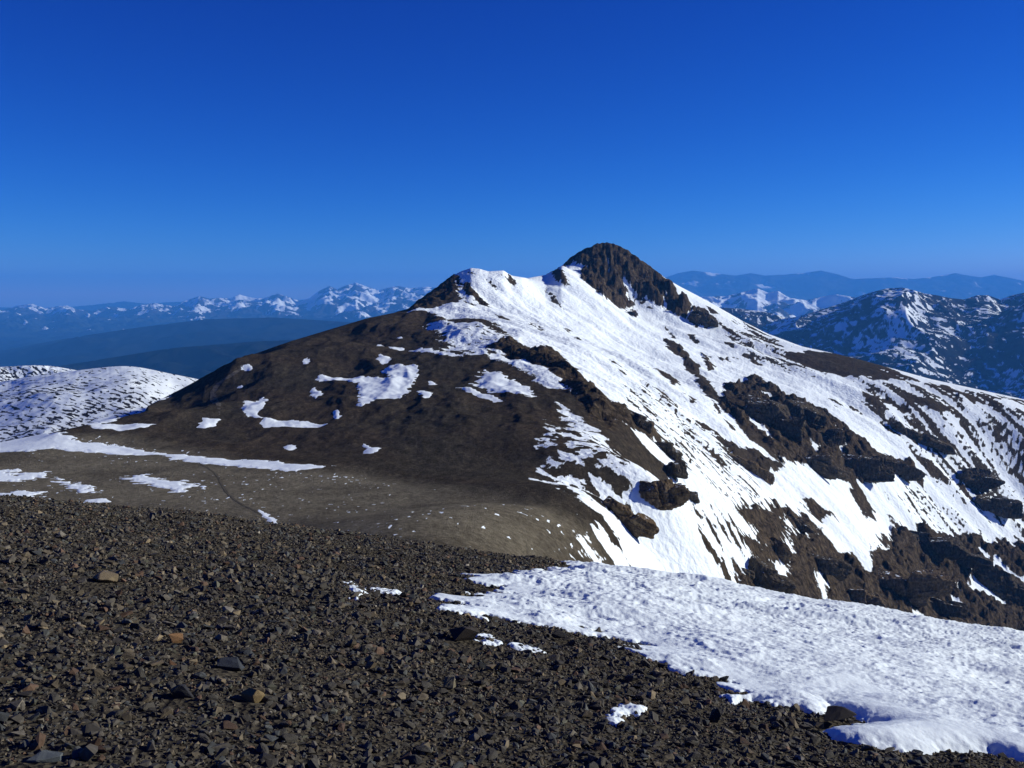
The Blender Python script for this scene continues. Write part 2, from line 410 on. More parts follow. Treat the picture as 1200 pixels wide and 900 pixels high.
# bare strips and rock on the face
bare([(480,366),(505,368),(535,377),(560,375),(578,382),(596,394),(600,398),(585,391),(560,384),(530,383),(500,378)], .3)
bare([(571,405),(580,402),(600,400),(625,408),(650,412),(658,420),(668,430),(680,445),(690,455),(705,465),(720,473),(735,478),(740,490),(755,495),(765,500),(775,510),(800,538),(796,546),(785,538),(770,522),(745,508),(730,500),(722,497),(722,512),(705,495),(690,490),(680,478),(670,465),(660,450),(645,435),(625,428),(610,422),(598,418),(585,411),(578,414)], 1, 1.)
bare([(478,364),(490,350),(505,341),(532,320),(537,318),(537,330),(536,345),(530,347),(520,352),(516,358),(500,362)], .7, .3)
bare([(537,325),(545,330),(552,340),(566,350),(576,361),(562,357),(550,348),(540,338)], 1, .4)
bare([(543,350),(552,354),(562,361),(550,358)], .8); bare([(547,317),(552,319),(556,324),(551,323)], .8); bare([(569,329),(577,333),(585,341),(580,341)], .8, .2)
bare([(593,322),(599,325),(605,334),(600,334)], .8, .2); bare([(560,362),(577,366),(590,371),(600,378),(580,372)], .4)
bare([(645,318),(655,315),(664,327),(668,337),(660,335),(652,328)], .8, .3)
bare([(640,340),(650,347),(659,357),(648,352)], .6); bare([(658,381),(664,382),(670,387),(663,389)], .8, .2); bare([(674,395),(681,397),(679,400)], .8)
bare([(619,375),(626,381),(632,387),(625,384)], .7); bare([(627,374),(635,383),(638,390),(632,386)], .7)
bare([(780,384),(786,388),(793,397),(788,396)], .8, .2); bare([(692,446),(700,452),(694,450)], .8); bare([(705,452),(713,457),(708,457)], .8)
bare([(633,402),(645,406),(658,417),(664,424),(655,418),(642,410)], .8, .2); bare([(664,425),(674,430),(682,438),(676,438)], .8, .2)
bare([(710,417),(722,423),(730,430),(726,432),(717,426)], .7, .3); bare([(723,433),(732,438),(738,444),(730,441)], .7)
bare([(742,470),(760,471),(767,484),(774,494),(756,484)], .7, .4); bare([(748,486),(765,497),(785,512),(800,520),(815,535),(805,533),(785,518),(765,505)], .8, .5)
bare([(762,429),(775,434),(795,445),(800,455),(790,452),(775,442)], .9, .3); bare([(760,453),(770,452),(785,465),(799,479),(790,480),(775,467)], .9, .4)
bare([(741,424),(752,428),(758,434),(750,431)], .9)
bare([(778,400),(790,402),(805,415),(818,428),(830,450),(855,475),(885,505),(917,539),(907,538),(880,515),(858,490),(835,468),(815,447),(800,425),(785,412)], .45, .4)
bare([(813,492),(825,491),(835,503),(855,515),(880,526),(900,534),(915,538),(922,548),(910,554),(900,559),(880,551),(865,546),(855,537),(845,525),(835,511),(822,505)], .4, .7)
bare([(787,487),(800,493),(815,508),(830,523),(845,535),(858,546),(854,553),(842,549),(833,541),(825,531),(811,520),(805,508),(795,495)], .6, .5)
bare([(808,521),(816,526),(833,542),(825,545),(815,535)], .9, .3); bare([(861,557),(872,564),(885,570),(887,582),(876,577)], .7, .4)
bare([(825,562),(838,569),(858,586),(845,581)], .8, .2); bare([(845,562),(865,578),(893,606),(884,601),(862,583)], .7, .2)
bare([(826,465),(834,472),(846,482),(840,481)], .9); bare([(803,463),(815,470),(822,476),(812,473)], .9); bare([(848,490),(856,497),(864,503),(855,501)], .9)
# cliffs in the middle right
bare([(842,465),(850,450),(872,444),(882,440),(895,448),(905,455),(920,463),(935,470),(955,475),(970,485),(990,500),(1000,508),(1015,520),(1030,532),(1045,538),(1070,545),(1080,555),(1088,565),(1075,563),(1060,558),(1045,556),(1035,560),(1010,563),(985,560),(965,555),(945,548),(930,542),(915,540),(895,520),(880,505),(862,492),(845,480)], 1, 1.)
snow([(924,488),(932,493),(939,505),(936,512),(928,502)]); snow([(950,518),(965,525),(962,538),(952,530)]); snow([(984,514),(992,522),(989,532),(981,523)]); snow([(966,493),(978,498),(972,499)])
snow([(872,494),(890,498),(902,510),(890,508)]); snow([(890,458),(905,462),(900,466)])
bare([(1035,492),(1050,489),(1065,499),(1080,504),(1100,511),(1120,519),(1133,533),(1116,531),(1095,521),(1080,521),(1065,513),(1040,506)], .8, .8)
bare([(1066,523),(1085,540),(1107,556),(1111,567),(1095,563),(1080,549)], .8, .7)
bare([(1125,552),(1140,547),(1156,555),(1168,572),(1150,580),(1130,578),(1119,570)], .9, 1.); bare([(1143,581),(1165,583),(1186,591),(1194,602),(1176,613),(1158,606)], .9, 1.)
bare([(968,462),(982,470),(990,480),(978,476)], .8, .3); bare([(991,470),(1002,474),(1012,485),(1000,482)], .8, .4); bare([(1050,470),(1065,474),(1078,485),(1062,482)], .7, .3)
bare([(995,560),(1004,570),(1018,590),(1024,604),(1010,600),(1000,580)], .9, .6); bare([(935,588),(955,591),(975,603),(985,610),(965,606),(948,598)], .9, .5)
# lower cliffs
bare([(862,588),(880,585),(900,597),(915,610),(930,628),(918,636),(914,655),(906,668),(880,652),(862,640),(875,628),(890,630),(878,622),(862,605)], 1, .9)
bare([(812,604),(824,609),(836,612),(850,617),(872,625),(858,634),(840,624),(822,612)], 1, .5); bare([(845,660),(858,659),(876,664),(900,680),(932,697),(905,697),(865,690),(852,677)], 1, 1.)
bare([(896,587),(910,593),(940,601),(962,618),(956,627),(930,615),(905,602)], 1, 1.); bare([(824,634),(838,641),(848,655),(836,654)], .9, .3)
bare([(925,628),(935,618),(962,622),(985,640),(1005,650),(1030,645),(1045,615),(1075,622),(1120,622),(1200,636),(1400,680),(1400,840),(1120,755),(1060,740),(950,715),(920,700)], 1, 1.)
snow([(948,602),(975,611),(1010,621),(1020,629),(992,621),(985,630),(991,646),(980,641),(968,625)]); snow([(1000,631),(1015,634),(1020,645),(1023,673),(1010,662),(1000,645)])
snow([(1025,630),(1056,652),(1040,649),(1027,638)]); snow([(1026,606),(1045,610),(1046,632),(1038,624)]); snow([(954,676),(970,687),(979,701),(962,693)])
snow([(1122,654),(1140,659),(1148,671),(1135,668)]); snow([(1147,644),(1175,664),(1210,690),(1208,698),(1170,671),(1150,652)])
snow([(1120,690),(1135,680),(1150,678),(1166,689),(1187,716),(1170,708),(1160,698),(1140,688)]); snow([(1111,699),(1136,716),(1125,715)]); snow([(1065,721),(1090,722),(1107,733),(1080,729)])
snow([(1160,605),(1180,618),(1200,630),(1195,636),(1175,625)])
# upper right
bare([(915,415),(935,414),(970,413),(1000,419),(1060,439),(1085,447),(1200,469),(1400,520),(1400,545),(1140,476),(1100,463),(1040,446),(990,441),(960,436),(935,425)], .2)
bare([(865,374),(880,379),(895,392),(912,404),(905,411),(893,401),(878,392)], .7, .4); bare([(846,381),(858,386),(869,397),(860,398)], .7, .2); bare([(828,358),(840,366),(845,372),(836,368)], .8, .3)
bare([(868,416),(880,416),(897,424),(888,426)], .6, .2); bare([(823,414),(832,418),(838,430),(828,431)], .9, .5); bare([(835,416),(862,418),(850,422)], .8, .2); bare([(911,417),(922,421),(927,431),(918,428)], .8, .2)
bare([(852,405),(862,404),(857,409)], .8); bare([(865,402),(880,400),(885,405),(870,407)], .7); bare([(808,392),(815,391),(816,404),(811,401)], .9, .2)
patchy([(985,442),(1040,448),(1100,464),(1200,482),(1400,540),(1400,690),(1180,625),(1130,600),(1110,560),(1050,510),(1010,475)], -.15, 2.7)
patchy([(860,362),(915,400),(935,425),(1000,446),(985,455),(930,440),(880,420),(850,395)], .5, 2.3)
patchy([(1030,560),(1080,565),(1120,580),(1140,625),(1060,625),(1030,600)], .2, 2.4)
patchy([(810,590),(850,600),(880,650),(860,690),(830,680),(815,640)], .9, 2.3)
patchy([(690,430),(760,450),(830,500),(890,560),(900,600),(850,590),(800,560),(760,510)], 1.5, 2.3)
patchy([(990,420),(1060,440),(1090,448),(1200,470),(1350,510),(1350,540),(1140,476),(1060,452)], -1.2, 2.4)
snow([(1078,441),(1100,446),(1140,456),(1175,464),(1172,466),(1135,459),(1100,449)])
snow([(1023,446),(1050,447),(1085,447),(1090,451),(1060,453),(1035,452)]); snow([(1105,471),(1135,473),(1162,473),(1156,478),(1115,475)]); snow([(1165,470),(1180,468),(1205,478),(1205,484),(1180,482)])
for q in ([(1017,458),(1030,462),(1055,470),(1075,480),(1060,482),(1040,475),(1020,468)], [(1015,470),(1030,475),(1041,484),(1028,483),(1018,478)], [(1068,465),(1085,470),(1105,478),(1132,488),(1120,489),(1095,483),(1078,475)],
          [(1133,490),(1150,497),(1170,504),(1185,512),(1195,525),(1180,519),(1160,511),(1143,501)], [(1150,490),(1170,495),(1190,506),(1175,505)], [(1165,520),(1180,522),(1198,530),(1214,541),(1185,533),(1168,526)],
          [(1143,527),(1165,532),(1177,541),(1155,537)], [(1105,455),(1130,461),(1165,469),(1168,473),(1140,472),(1120,466)], [(1094,494),(1108,499),(1106,504)], [(1116,502),(1130,507),(1131,515),(1118,511)],
          [(1175,548),(1195,552),(1215,566),(1190,560)], [(1075,505),(1092,510),(1100,516),(1084,513)]):
    bare(q, .5, .25)
# summit crag
bare([(640,321),(652,312),(664,303),(680,293),(700,280),(715,280),(737,294),(753,306),(766,318),(786,331),(796,345),(808,355),(812,365),(802,373),(795,371),(785,364),(775,363),(768,361),(750,351),(742,350),(735,360),(715,353),(705,346),(698,340),(683,326),(680,318),(688,311),(675,309),(663,312),(650,318)], 1, 1.8)
bare([(811,362),(825,361),(839,375),(830,380),(819,382),(810,376)], 1, 1.); bare([(732,364),(742,360),(749,364),(746,369),(735,368)], 1, .6)
snow([(711,303),(714,304),(715,320),(712,319)]); snow([(724,325),(731,330),(748,352),(738,346)]); snow([(776,345),(780,346),(783,362),(778,362)]); snow([(719,284),(737,293),(748,301),(741,299),(728,291)])
TAN = sstep(-14, 14, field([(-400,512),(0,522),(60,514),(140,512),(220,530),(300,545),(420,555),(520,570),(600,588),(650,600),(690,628),(705,655),(600,675),(-400,640)]))
TAN = np.clip(TAN*(.86+.4*fbm(XX/30, YY/30, 4)), 0, 1)

# ---------------------------------------------------- relief: gullies, rock ribs
fx, fy = math.cos(R(-38)), math.sin(R(-38))                 # fall line of the face in plan
al = XX*fx+YY*fy; ac = -XX*fy+YY*fx
face_m = sstep(-5, 40, field(FACE)); notcrest = 1-np.exp(-(np.log(DD/SKY_D[None])/.05)**2)
HF = H + (1.6*fbm(XX/60, YY/60, 5, .5)*(1-TAN*.8) + .25*fbm(XX/9, YY/9, 4))*np.clip(DD/500, .35, 1.4)*(.25+.75*notcrest)
sh_m = (1-face_m)*(1-TAN)*notcrest*sstep(300, 420, DD)
HF = HF + sh_m*(1.5*fbm(XX/38+5, YY/60, 3) + 1.1*ridged(XX/26, YY/90, 3, .5, 33.) + .35*fbm(XX/7, YY/9, 3))
HF = HF + face_m*notcrest*2.6*(fbm(al/110, ac/26, 4, .5, 3.))
gx2, gy2 = math.cos(R(-52)), math.sin(R(-52)); al2 = XX*gx2+YY*gy2; ac2 = -XX*gy2+YY*gx2
far_w = sstep(520, 760, DD)*sstep(120, 240, XX)
near_w = sstep(470, 330, DD)
streakn = (1-far_w)*((1-near_w)*fbm(al/15., ac/3.6, 5, .58, 11.) + near_w*1.15*fbm(XX/6.5+.5*YY/14, YY/9., 5, .62, 11.)) + far_w*1.15*fbm(al2/46., ac2/8.5, 5, .58, 21.)                   # fall-line streaks for snow break-up
rn = ridged(XX/34, YY/34, 3, .5); vert = ridged(al/80, ac/19, 3, .45, 40.)
blk = fbm(XX/24, YY/24, 4, .5, 60.)
wxx = XX+4*fbm(XX/15, YY/15, 3); wyy = YY+5*fbm(XX/15+9, YY/15, 3)
blocks = 3.4*(cells(wxx/17, wyy/22)-.5) + 2.2*(cells(wxx/7.5, wyy/11)-.5) + 1.2*(cells(wxx/3.4, wyy/6)-.5)
cl = CLIFF*sstep(.2, 1, np.clip(-S/3, 0, 1)+.2)
dk = np.clip(DD/600, .45, 1.5)
bed = HF/9 + .7*fbm(XX/50, YY/50, 3)                         # bedded steps
step = (np.floor(bed)+sstep(.3, .7, bed-np.floor(bed)) - bed)*9
HF = HF + cl*dk*(1.2*blk + 1.7*(vert-.8) + blocks + 2.0) + cl*.35*step + np.clip(ROCK-CLIFF, 0, 1)*dk*(.6*blk+.35*blocks)
# keep the skyline
HF = np.where(DD > SKY_D[None]*.9, np.minimum(HF, EYE+DD*(SKY_R[None]+.0012*(.5+fbm(SS*160, SS*0+3., 3))*(cl > .05))), HF)
specks = sstep(.50, .72, n2(XX/3.2+7, YY/6.5)+.35*n2(XX/40, YY/40))*sstep(.0, .5, fbm(XX/70+3, YY/110, 3))
SN = -3.2*specks*face_m + np.clip(S/2.2, -3.2, 3.2) + AMP*1.15*streakn*np.clip(1.6-np.abs(S)/9, .15, 1)
fleck = sstep(.50, .62, n2(XX/1.25, YY/2.6)+.25*n2(XX/9, YY/9)+.30*fbm(XX/45+4, YY/45, 2)-.12)*TAN
SN = np.maximum(SN, 2.2*fleck-1.1*(fleck <= 0)-1.1*(fleck > 0)*(fleck < .5)) if False else np.where(fleck > .05, np.maximum(SN, 2.6*fleck-1.2), SN)
SN = SN + far_w*1.0*fbm(XX/75+2, YY/120, 3) + face_m*(1-far_w)*.45*fbm(XX/50+8, YY/80, 3)
M_ROCK = mat_mountain()
mountain = grid_obj('mountain', XX, YY, HF, M_ROCK, {'snow': SN, 'tan': TAN, 'rock': ROCK})
tag(mountain, kind='structure', label='snow streaked mountain ridge with dark bare shoulder and rocky summit')

# ------------------------------------------------------------------ snow patches lying on the shoulder and the saddle
M_SNOWFAR = mat_snow('snow_cover', .6, .15)
def patch(poly, label, thick=.2, rough=1.2, streak=0., group='snow patches on the bare shoulder and saddle'):
    P = plan(poly)
    mg = 6.
    i = np.nonzero((DG > P[:, 1].min()-mg) & (DG < P[:, 1].max()+mg))[0]
    sg = P[:, 0]/P[:, 1]; j = np.nonzero((SG > sg.min()-.012) & (SG < sg.max()+.012))[0]
    sl = np.s_[i[0]:i[-1]+1, j[0]:j[-1]+1]
    x, y = XX[sl], YY[sl]; k = np.clip(y/400, .5, 1.6)
    f = psd(P, x+.8*k*rough*fbm(x/5, y/5, 3), y+2.2*k*rough*fbm(x/6+9, y/9, 3)) + (rough*.8+.5)*k*fbm(x/3.2, y/4.5, 5, .68) + streak*k*(1.3*fbm(x/7, y/2.6, 4, .62)-.25)
    z = HF[sl] + thick*np.clip(f/1.5, -1, 1)
    o = grid_obj('snow_patch', x, y, z, M_SNOWFAR, None, f > -1.2)
    tag(o, label, 'snow patch', group)
def blob(u, v, w, h, label, **k):
    n = 9; ph = random.random()*6
    patch([(u+w/2*math.cos(6.283*t/n+.2)*(1+.22*math.sin(2.3*t+ph)), v+h/2*math.sin(6.283*t/n+.2)*(1+.25*math.cos(3.1*t+ph))) for t in range(n)], label, **k)
patch([(368,445),(376,440),(420,442),(440,445),(456,447),(446,437),(460,431),(490,433),(492,438),(483,454),(480,458),(474,468),(462,470),(440,471),(425,479),(419,479),(421,462),(418,452),(400,449),(378,448)], 'largest snow patch on the dark shoulder, broad with a straight left tail', rough=.9, streak=.7)
patch([(487,458),(497,459),(507,464),(505,470),(497,472)], 'small triangular snow patch just right of the largest shoulder patch', rough=.4)
patch([(502,449),(507,449),(512,452),(503,454)], 'tiny snow fleck above the triangular snow patch on the shoulder', rough=.3)
patch([(284,481),(287,475),(300,474),(307,469),(314,471),(308,481),(300,486),(310,490),(325,492),(342,490),(352,493),(384,497),(384,499),(365,501),(340,500),(310,501),(305,497),(306,491),(295,488),(286,485)], 'boot shaped snow patch with a long flat toe low on the shoulder', rough=.5)
patch([(231,498),(240,489),(259,489),(252,496),(240,499)], 'small snow patch at the foot of the path up the shoulder', rough=.6)
blob(394,487,8,10,'round snow spot below the left tail of the largest shoulder patch', rough=.3)
blob(370,460,15,8,'oval bluish snow spot in a dark hollow left of the largest shoulder patch', rough=.4)
blob(359,425,8,8,'small round snow spot high on the shoulder near its left skyline', rough=.3)
blob(340,525,17,4,'thin snow sliver on the dark base of the shoulder above the long streak', rough=.3)
patch([(424,532),(430,527),(425,520),(434,524),(446,524),(443,530),(432,533)], 'ragged star shaped snow patch at the base of the shoulder', rough=.5)
blob(282,453,7,4,'tiny snow spot right of the curved path on the shoulder', rough=.3)
blob(289,432,14,6,'faint flat snow patch close to the left skyline of the shoulder', rough=.5)
blob(449,424,18,11,'oval snow patch directly above the largest shoulder patch', rough=.5)
blob(468,398,7,4,'small snow dot high on the shoulder, upper of two', rough=.3)
blob(446,407,9,4,'flat snow dash high on the shoulder, lower left of two dots', rough=.3)
blob(464,408,18,3,'long thin snow dash beside the flat snow dash high on the shoulder', rough=.3)
patch([(533,456),(545,457),(562,461),(578,466),(591,471),(580,472),(560,467),(545,461)], 'narrow slanting snow strip under the broad ragged shoulder patch', rough=.5)
patch([(553,451),(560,446),(568,433),(580,437),(600,444),(612,450),(622,455),(624,461),(629,468),(610,467),(590,464),(575,461),(562,456)], 'broad ragged snow patch left of the dark rock spine', rough=1.2, streak=1.6)
patch([(480,412),(492,409),(510,412),(530,416),(545,418),(530,420),(505,416),(490,415)], 'thin broken snow line running across the upper shoulder', rough=1.2)
patch([(-20,514),(40,510),(90,516),(140,523),(180,531),(240,537),(300,540),(345,545),(388,548),(345,553),(290,548),(230,543),(190,536),(150,534),(110,532),(60,527),(30,531),(-20,528)], 'very long snow streak running across the saddle from its left edge', rough=1.2, streak=1.0)
patch([(94,497),(106,495),(120,497),(165,496),(187,498),(168,502),(140,504),(108,503)], 'flat snow patch on the far left edge of the saddle', rough=.6)
patch([(106,495),(130,490),(160,480),(185,470),(203,463),(190,470),(165,483),(135,492),(115,497)], 'thin snow ribbon along the shaded left edge below the shoulder', rough=.4)
patch([(138,560),(165,556),(200,562),(226,565),(225,572),(208,578),(190,573),(165,567),(148,563)], 'ragged snow patch on the tan saddle left of the footpath', rough=1.8, streak=3.2)
patch([(-30,553),(14,550),(30,556),(55,553),(50,560),(18,565),(-30,562)], 'broken snow patch at the left end of the tan saddle', rough=2., streak=3.2)
patch([(60,556),(95,566),(112,572),(110,578),(85,574),(65,564)], 'slanting broken snow patch on the left half of the tan saddle', rough=2., streak=3.2)
patch([(-10,580),(30,574),(55,576),(40,582),(10,585),(-10,586)], 'snow smear on the saddle just above the dark scree at left', rough=2., streak=3.2)
patch([(98,586),(120,584),(130,588),(112,591)], 'short snow dash on the saddle near the scree edge, left of the footpath', rough=1.)
patch([(303,597),(312,600),(325,612),(332,616),(322,616),(308,606)], 'small snow fleck where the footpath meets the dark scree', rough=.6)
patch([(232,565),(240,569),(241,573),(234,570)], 'tiny snow fleck beside the footpath on the saddle', rough=.6)

# footpaths
def footpath(pts, wpx, mat, label, off=.05):
    q = []
    for (u0, v0), (u1, v1) in zip(pts[:-1], pts[1:]):
        n = max(2, int(math.hypot(u1-u0, v1-v0)/1.5))
        q += [at(u0+(u1-u0)*t/n, v0+(v1-v0)*t/n) for t in range(n)]
    q.append(at(*pts[-1])); q = np.array(q)
    k = np.ones(9)/9; qp = np.pad(q, ((4, 4), (0, 0)), 'edge'); q = np.stack([np.convolve(qp[:, i], k, 'valid') for i in (0, 1)], 1)
    d = np.gradient(q, axis=0); d /= np.linalg.norm(d, axis=1)[:, None]+1e-9; nrm = np.stack([-d[:, 1], d[:, 0]], 1)
    w = np.linspace(-1, 1, 7)[None, :, None]*wpx*(1+.3*n2(np.arange(len(q))*.35, np.zeros(len(q))))[:, None, None]
    G = q[:, None]+nrm[:, None]*w*np.minimum(1, np.minimum(np.arange(len(q)), np.arange(len(q))[::-1])/8.+.15)[:, None, None]; x, y = G[..., 0], G[..., 1]
    o = grid_obj('path', x, y, hz(x, y)+off, mat); tag(o, label, kind='structure')
M_PATH = mat_rock('path_dirt', (.075, .063, .045), (.11, .095, .07), (.14, .122, .09), .8, .2)
M_PATH2 = mat_rock('path_gravel', (.085, .075, .062), (.125, .11, .092), (.16, .145, .12), .5, .2)
footpath([(232,543),(244,549),(253,555),(258,562),(261,570),(266,578),(275,586),(287,593),(300,599),(313,607)], .33, M_PATH, 'narrow dark footpath winding down across the tan saddle')
footpath([(284,432),(272,441),(258,450),(250,459),(249,468),(255,478),(258,488)], 1.6, M_PATH2, 'pale curved path climbing the dark shoulder')

# ------------------------------------------------------------------ rock outcrops standing on the face
M_CRAG = [mat_rock('brown_crag', (.024, .017, .012), (.125, .090, .055), (.28, .21, .13), .7, .35, True),
          mat_rock('dark_crag', (.014, .012, .010), (.080, .065, .047), (.19, .155, .11), .6, .3, True)]
def outcrop(u, v, w, h, label, mat=1, depth=1., roll=0., seed=0, yaw=0., blocks=0):
    """a crag of several interlocking broken blocks with bedding ledges, one mesh"""
    x, y = at(u, v+h*.25); z = float(hz(x, y)); k = y/FPX; A, Cc = w*k/2, h*k/2
    rg_ = np.random.default_rng(900+seed)
    bm = bmesh.new(); bmesh.ops.create_icosphere(bm, subdivisions=5, radius=1)
    N0 = np.array([q.co[:] for q in bm.verts]); F0 = np.array([[q.index for q in f.verts] for f in bm.faces]); bm.free()
    N0 /= np.linalg.norm(N0, axis=1)[:, None]
    nb = blocks or max(2, int(round(1.3*w/h))+1); Vs, Fs = [], []
    for b in range(nb):
        tt = (b+.5)/nb*2-1; wide = 1.25/nb**.75
        a = A*wide*rg_.uniform(.85, 1.25); c = Cc*rg_.uniform(.62, 1.0)*(1-.25*abs(tt)); dp = (A*wide+Cc)*.55*depth*rg_.uniform(.8, 1.1)
        nrm = N0
        dk_ = rg_.normal(size=(15, 3)); dk_ /= np.linalg.norm(dk_, axis=1)[:, None]
        dk_[:6] = np.array([(1, 0, 0), (-1, 0, 0), (0, -1, 0), (0, 1, 0), (0, 0, 1), (0, 0, -1)]) + rg_.normal(0, .16, (6, 3)); dk_ /= np.linalg.norm(dk_, axis=1)[:, None]
        ck_ = rg_.uniform(.78, 1.05, 15)
        dot = nrm @ dk_.T; rad = np.where(dot > .1, ck_/np.maximum(dot, .1), 9).min(1); rad = np.minimum(rad, 1.5)
        V = nrm*rad[:, None]*np.array([a, dp, c]); o_ = seed*13.7+b*5.1; sc = min(a, c); q = V/sc
        bed = q[:, 2]*3.2 + .35*n3(q[:, 0]*.6, q[:, 1]*.6, q[:, 2]*.4+o_); lay = np.floor(bed); fr = bed-lay
        led = (PERM[(lay.astype(int)*37+seed*11+b) & 255]/255.-.5)
        d = .16*led*sstep(0, .12, fr)*sstep(1, .88, fr) - .06*(fr < .08)
        d += .20*n3(q[:, 0]*1.1+o_, q[:, 1]*1.1, q[:, 2]*.8) - .42*np.clip(.2-np.abs(n3(q[:, 0]*1.7, q[:, 1]*1.7+o_, q[:, 2]*.35)), 0, 1) - .3*np.clip(.16-np.abs(n3(q[:, 0]*3.7, q[:, 1]*3.7+o_, q[:, 2]*.9)), 0, 1) + .07*n3(q[:, 0]*5, q[:, 1]*5, q[:, 2]*4+o_) + .035*n3(q[:, 0]*11, q[:, 1]*11+o_, q[:, 2]*9)
        V = V + nrm*np.array([1, 1, .35])*(d*sc)[:, None]
        tw = rg_.normal(0, .14); ct, st_ = math.cos(tw), math.sin(tw); V = np.stack([V[:, 0]*ct+V[:, 2]*st_, V[:, 1], -V[:, 0]*st_+V[:, 2]*ct], 1)
        V += np.array([tt*A*.78, rg_.normal(0, .22)*dp, rg_.normal(0, .16)*Cc])
        Fs.append(F0+b*len(N0)); Vs.append(V)
    V = np.concatenate(Vs); F = np.concatenate(Fs)
    cr, sr = math.cos(roll), math.sin(roll); V = np.stack([V[:, 0]*cr+V[:, 2]*sr, V[:, 1], -V[:, 0]*sr+V[:, 2]*cr], 1)
    cy, sy = math.cos(yaw), math.sin(yaw); V = np.stack([V[:, 0]*cy-V[:, 1]*sy, V[:, 0]*sy+V[:, 1]*cy, V[:, 2]], 1)
    o = mesh_np('rock_outcrop', V, F, M_CRAG[mat], smooth=False); o.location = (x, y+min(A, Cc)*.25, z+Cc*.25)
    tag(o, label, 'rock outcrop', 'rock outcrops on the mountain face')
outcrop(737,607,70,44,'brown lumpy rock outcrop, lowest on the left side of the snow face',0,.8,R(24),1)
outcrop(775,577,58,46,'brown blocky outcrop just above and right of the lowest brown outcrop',0,.8,R(-8),2)
outcrop(790,553,22,42,'upright dark outcrop rising behind the brown blocky outcrop',1,.9,R(4),3)
outcrop(809,583,20,16,'small dark outcrop at the lower right foot of the brown blocky outcrop',1,1,0,4)
outcrop(783,529,30,22,'small grey brown knob on the rock spine above the upright outcrop',1,1,R(20),5)
outcrop(747,497,40,26,'dark outcrop on the lower part of the rock spine',1,1,R(30),6)
outcrop(824,371,32,24,'detached dark crag just right of the summit cliff foot',1,1,R(10),7)
outcrop(741,365,13,7,'tiny dark outcrop in the snow under the summit cliff',1,1,0,8)
outcrop(905,490,66,56,'big shaded crag at the upper left of the middle cliffs',1,.7,R(12),9)
outcrop(941,486,50,46,'rounded dark crag beside the clean snow gully',1,.7,R(20),10)
outcrop(972,512,30,28,'dome shaped dark rock in the centre of the middle cliffs',1,.8,0,11)
outcrop(1003,541,88,44,'wide layered crag forming the foot of the middle cliffs',1,.6,R(8),12)
outcrop(1145,564,52,38,'rounded brown crag alone in the snow at far right',1,.8,R(8),13)
outcrop(1168,597,52,34,'dark rounded crag just below the rounded brown crag',1,.8,R(14),14)
outcrop(1063,690,100,62,'brown layered cliff block above the right end of the near snowfield',0,.6,R(3),15)
outcrop(1006,702,66,24,'low brown cliff band touching the edge of the near snowfield',0,.6,R(4),16)
outcrop(905,562,44,15,'brown rock nose at the lower end of a long scree strip',0,.8,R(14),17) if False else None
outcrop(930,608,52,16,'long dark rock rib slanting through the lower snow',1,.8,R(24),18)
outcrop(890,676,76,40,'dark lower crag at the top edge of the near snowfield',1,.7,R(10),19)
outcrop(1085,636,86,42,'dark layered cliff in the lower right wall',1,.6,R(4),20)
outcrop(1170,682,86,48,'dark buttress at the far right of the lower wall',1,.6,R(20),21)
outcrop(878,545,70,18,'brown cliff lip along the lower end of a long scree strip',0,.7,R(26),23)
outcrop(955,545,76,26,'dark cliff step at the lower left of the middle cliffs',1,.6,R(14),24)
outcrop(1050,548,70,24,'tapering cliff band at the right end of the middle cliffs',1,.6,R(20),25)
outcrop(1080,512,84,22,'long rock ledge slanting across the snow of the right slope',1,.7,R(22),26)
outcrop(1120,655,80,28,'middle ledge of the dark lower right wall',1,.6,R(10),27)
outcrop(962,665,66,30,'dark broken cliff left of the brown layered cliff block',1,.6,R(18),28)
outcrop(1105,715,60,26,'shaded ledge at the bottom right corner of the wall',1,.6,R(12),29)
outcrop(908,640,44,30,'brown ribbed crag between two lower snow strips',0,.7,R(26),22)

# ------------------------------------------------------------------ near ground: the scree slope under the camera
CQ = .0026; CREST_Y = math.sqrt(EYE/CQ)
ck = [(-300,570),(0,592),(200,602),(400,621),(560,644),(650,659),(700,667),(760,675),(860,693),(1000,718),(1100,736),(1200,749),(1500,790)]
ks, kr = ray(np.array([k[0] for k in ck], float), np.array([k[1] for k in ck], float))
pf = np.polyfit(ks, -kr, 3)
def tilt(s):
    s = np.clip(s, -.8, .8); return np.polyval(pf, s) - 2*math.sqrt(EYE*CQ)
def G0(x, y):
    yy = np.maximum(y, 3.); s = x/yy
    return -tilt(s)*yy - CQ*y*np.abs(y) + (yy-y)*tilt(0*s)*1.0
def G(x, y):
    q = np.clip(np.hypot(x, y)/12, 0, 1)
    return G0(x, y) + q*(.10*fbm(x/3.1, y/3.1, 3) + .035*fbm(x/.7, y/.7, 3)) + .012*fbm(x/.16, y/.16, 3)
def atg(u, v):
    """first hit of a photo pixel on the near ground (beyond the crest: 40 m out)"""
    s, r = ray(u, v); y = np.linspace(2.5, 32, 6000); E = (G0(s*y, y)-EYE)/y
    ok = np.nonzero(E >= r)[0]
    Y = y[ok[0]] if len(ok) else 40.
    return s*Y, Y
th = np.concatenate([np.linspace(-95, -37, 50), np.linspace(-36, 36, 1150), np.linspace(37, 95, 50)]); rr = np.exp(np.linspace(math.log(.8), math.log(150), 900))
RR, TH = np.meshgrid(rr, np.radians(th), indexing='ij'); gx = RR*np.sin(TH); gy = RR*np.cos(TH)
gz = G(gx, gy)
ground = grid_obj('scree_slope', gx, gy, gz, mat_ground()); tag(ground, 'dark stony slope falling away from the camera', kind='structure')

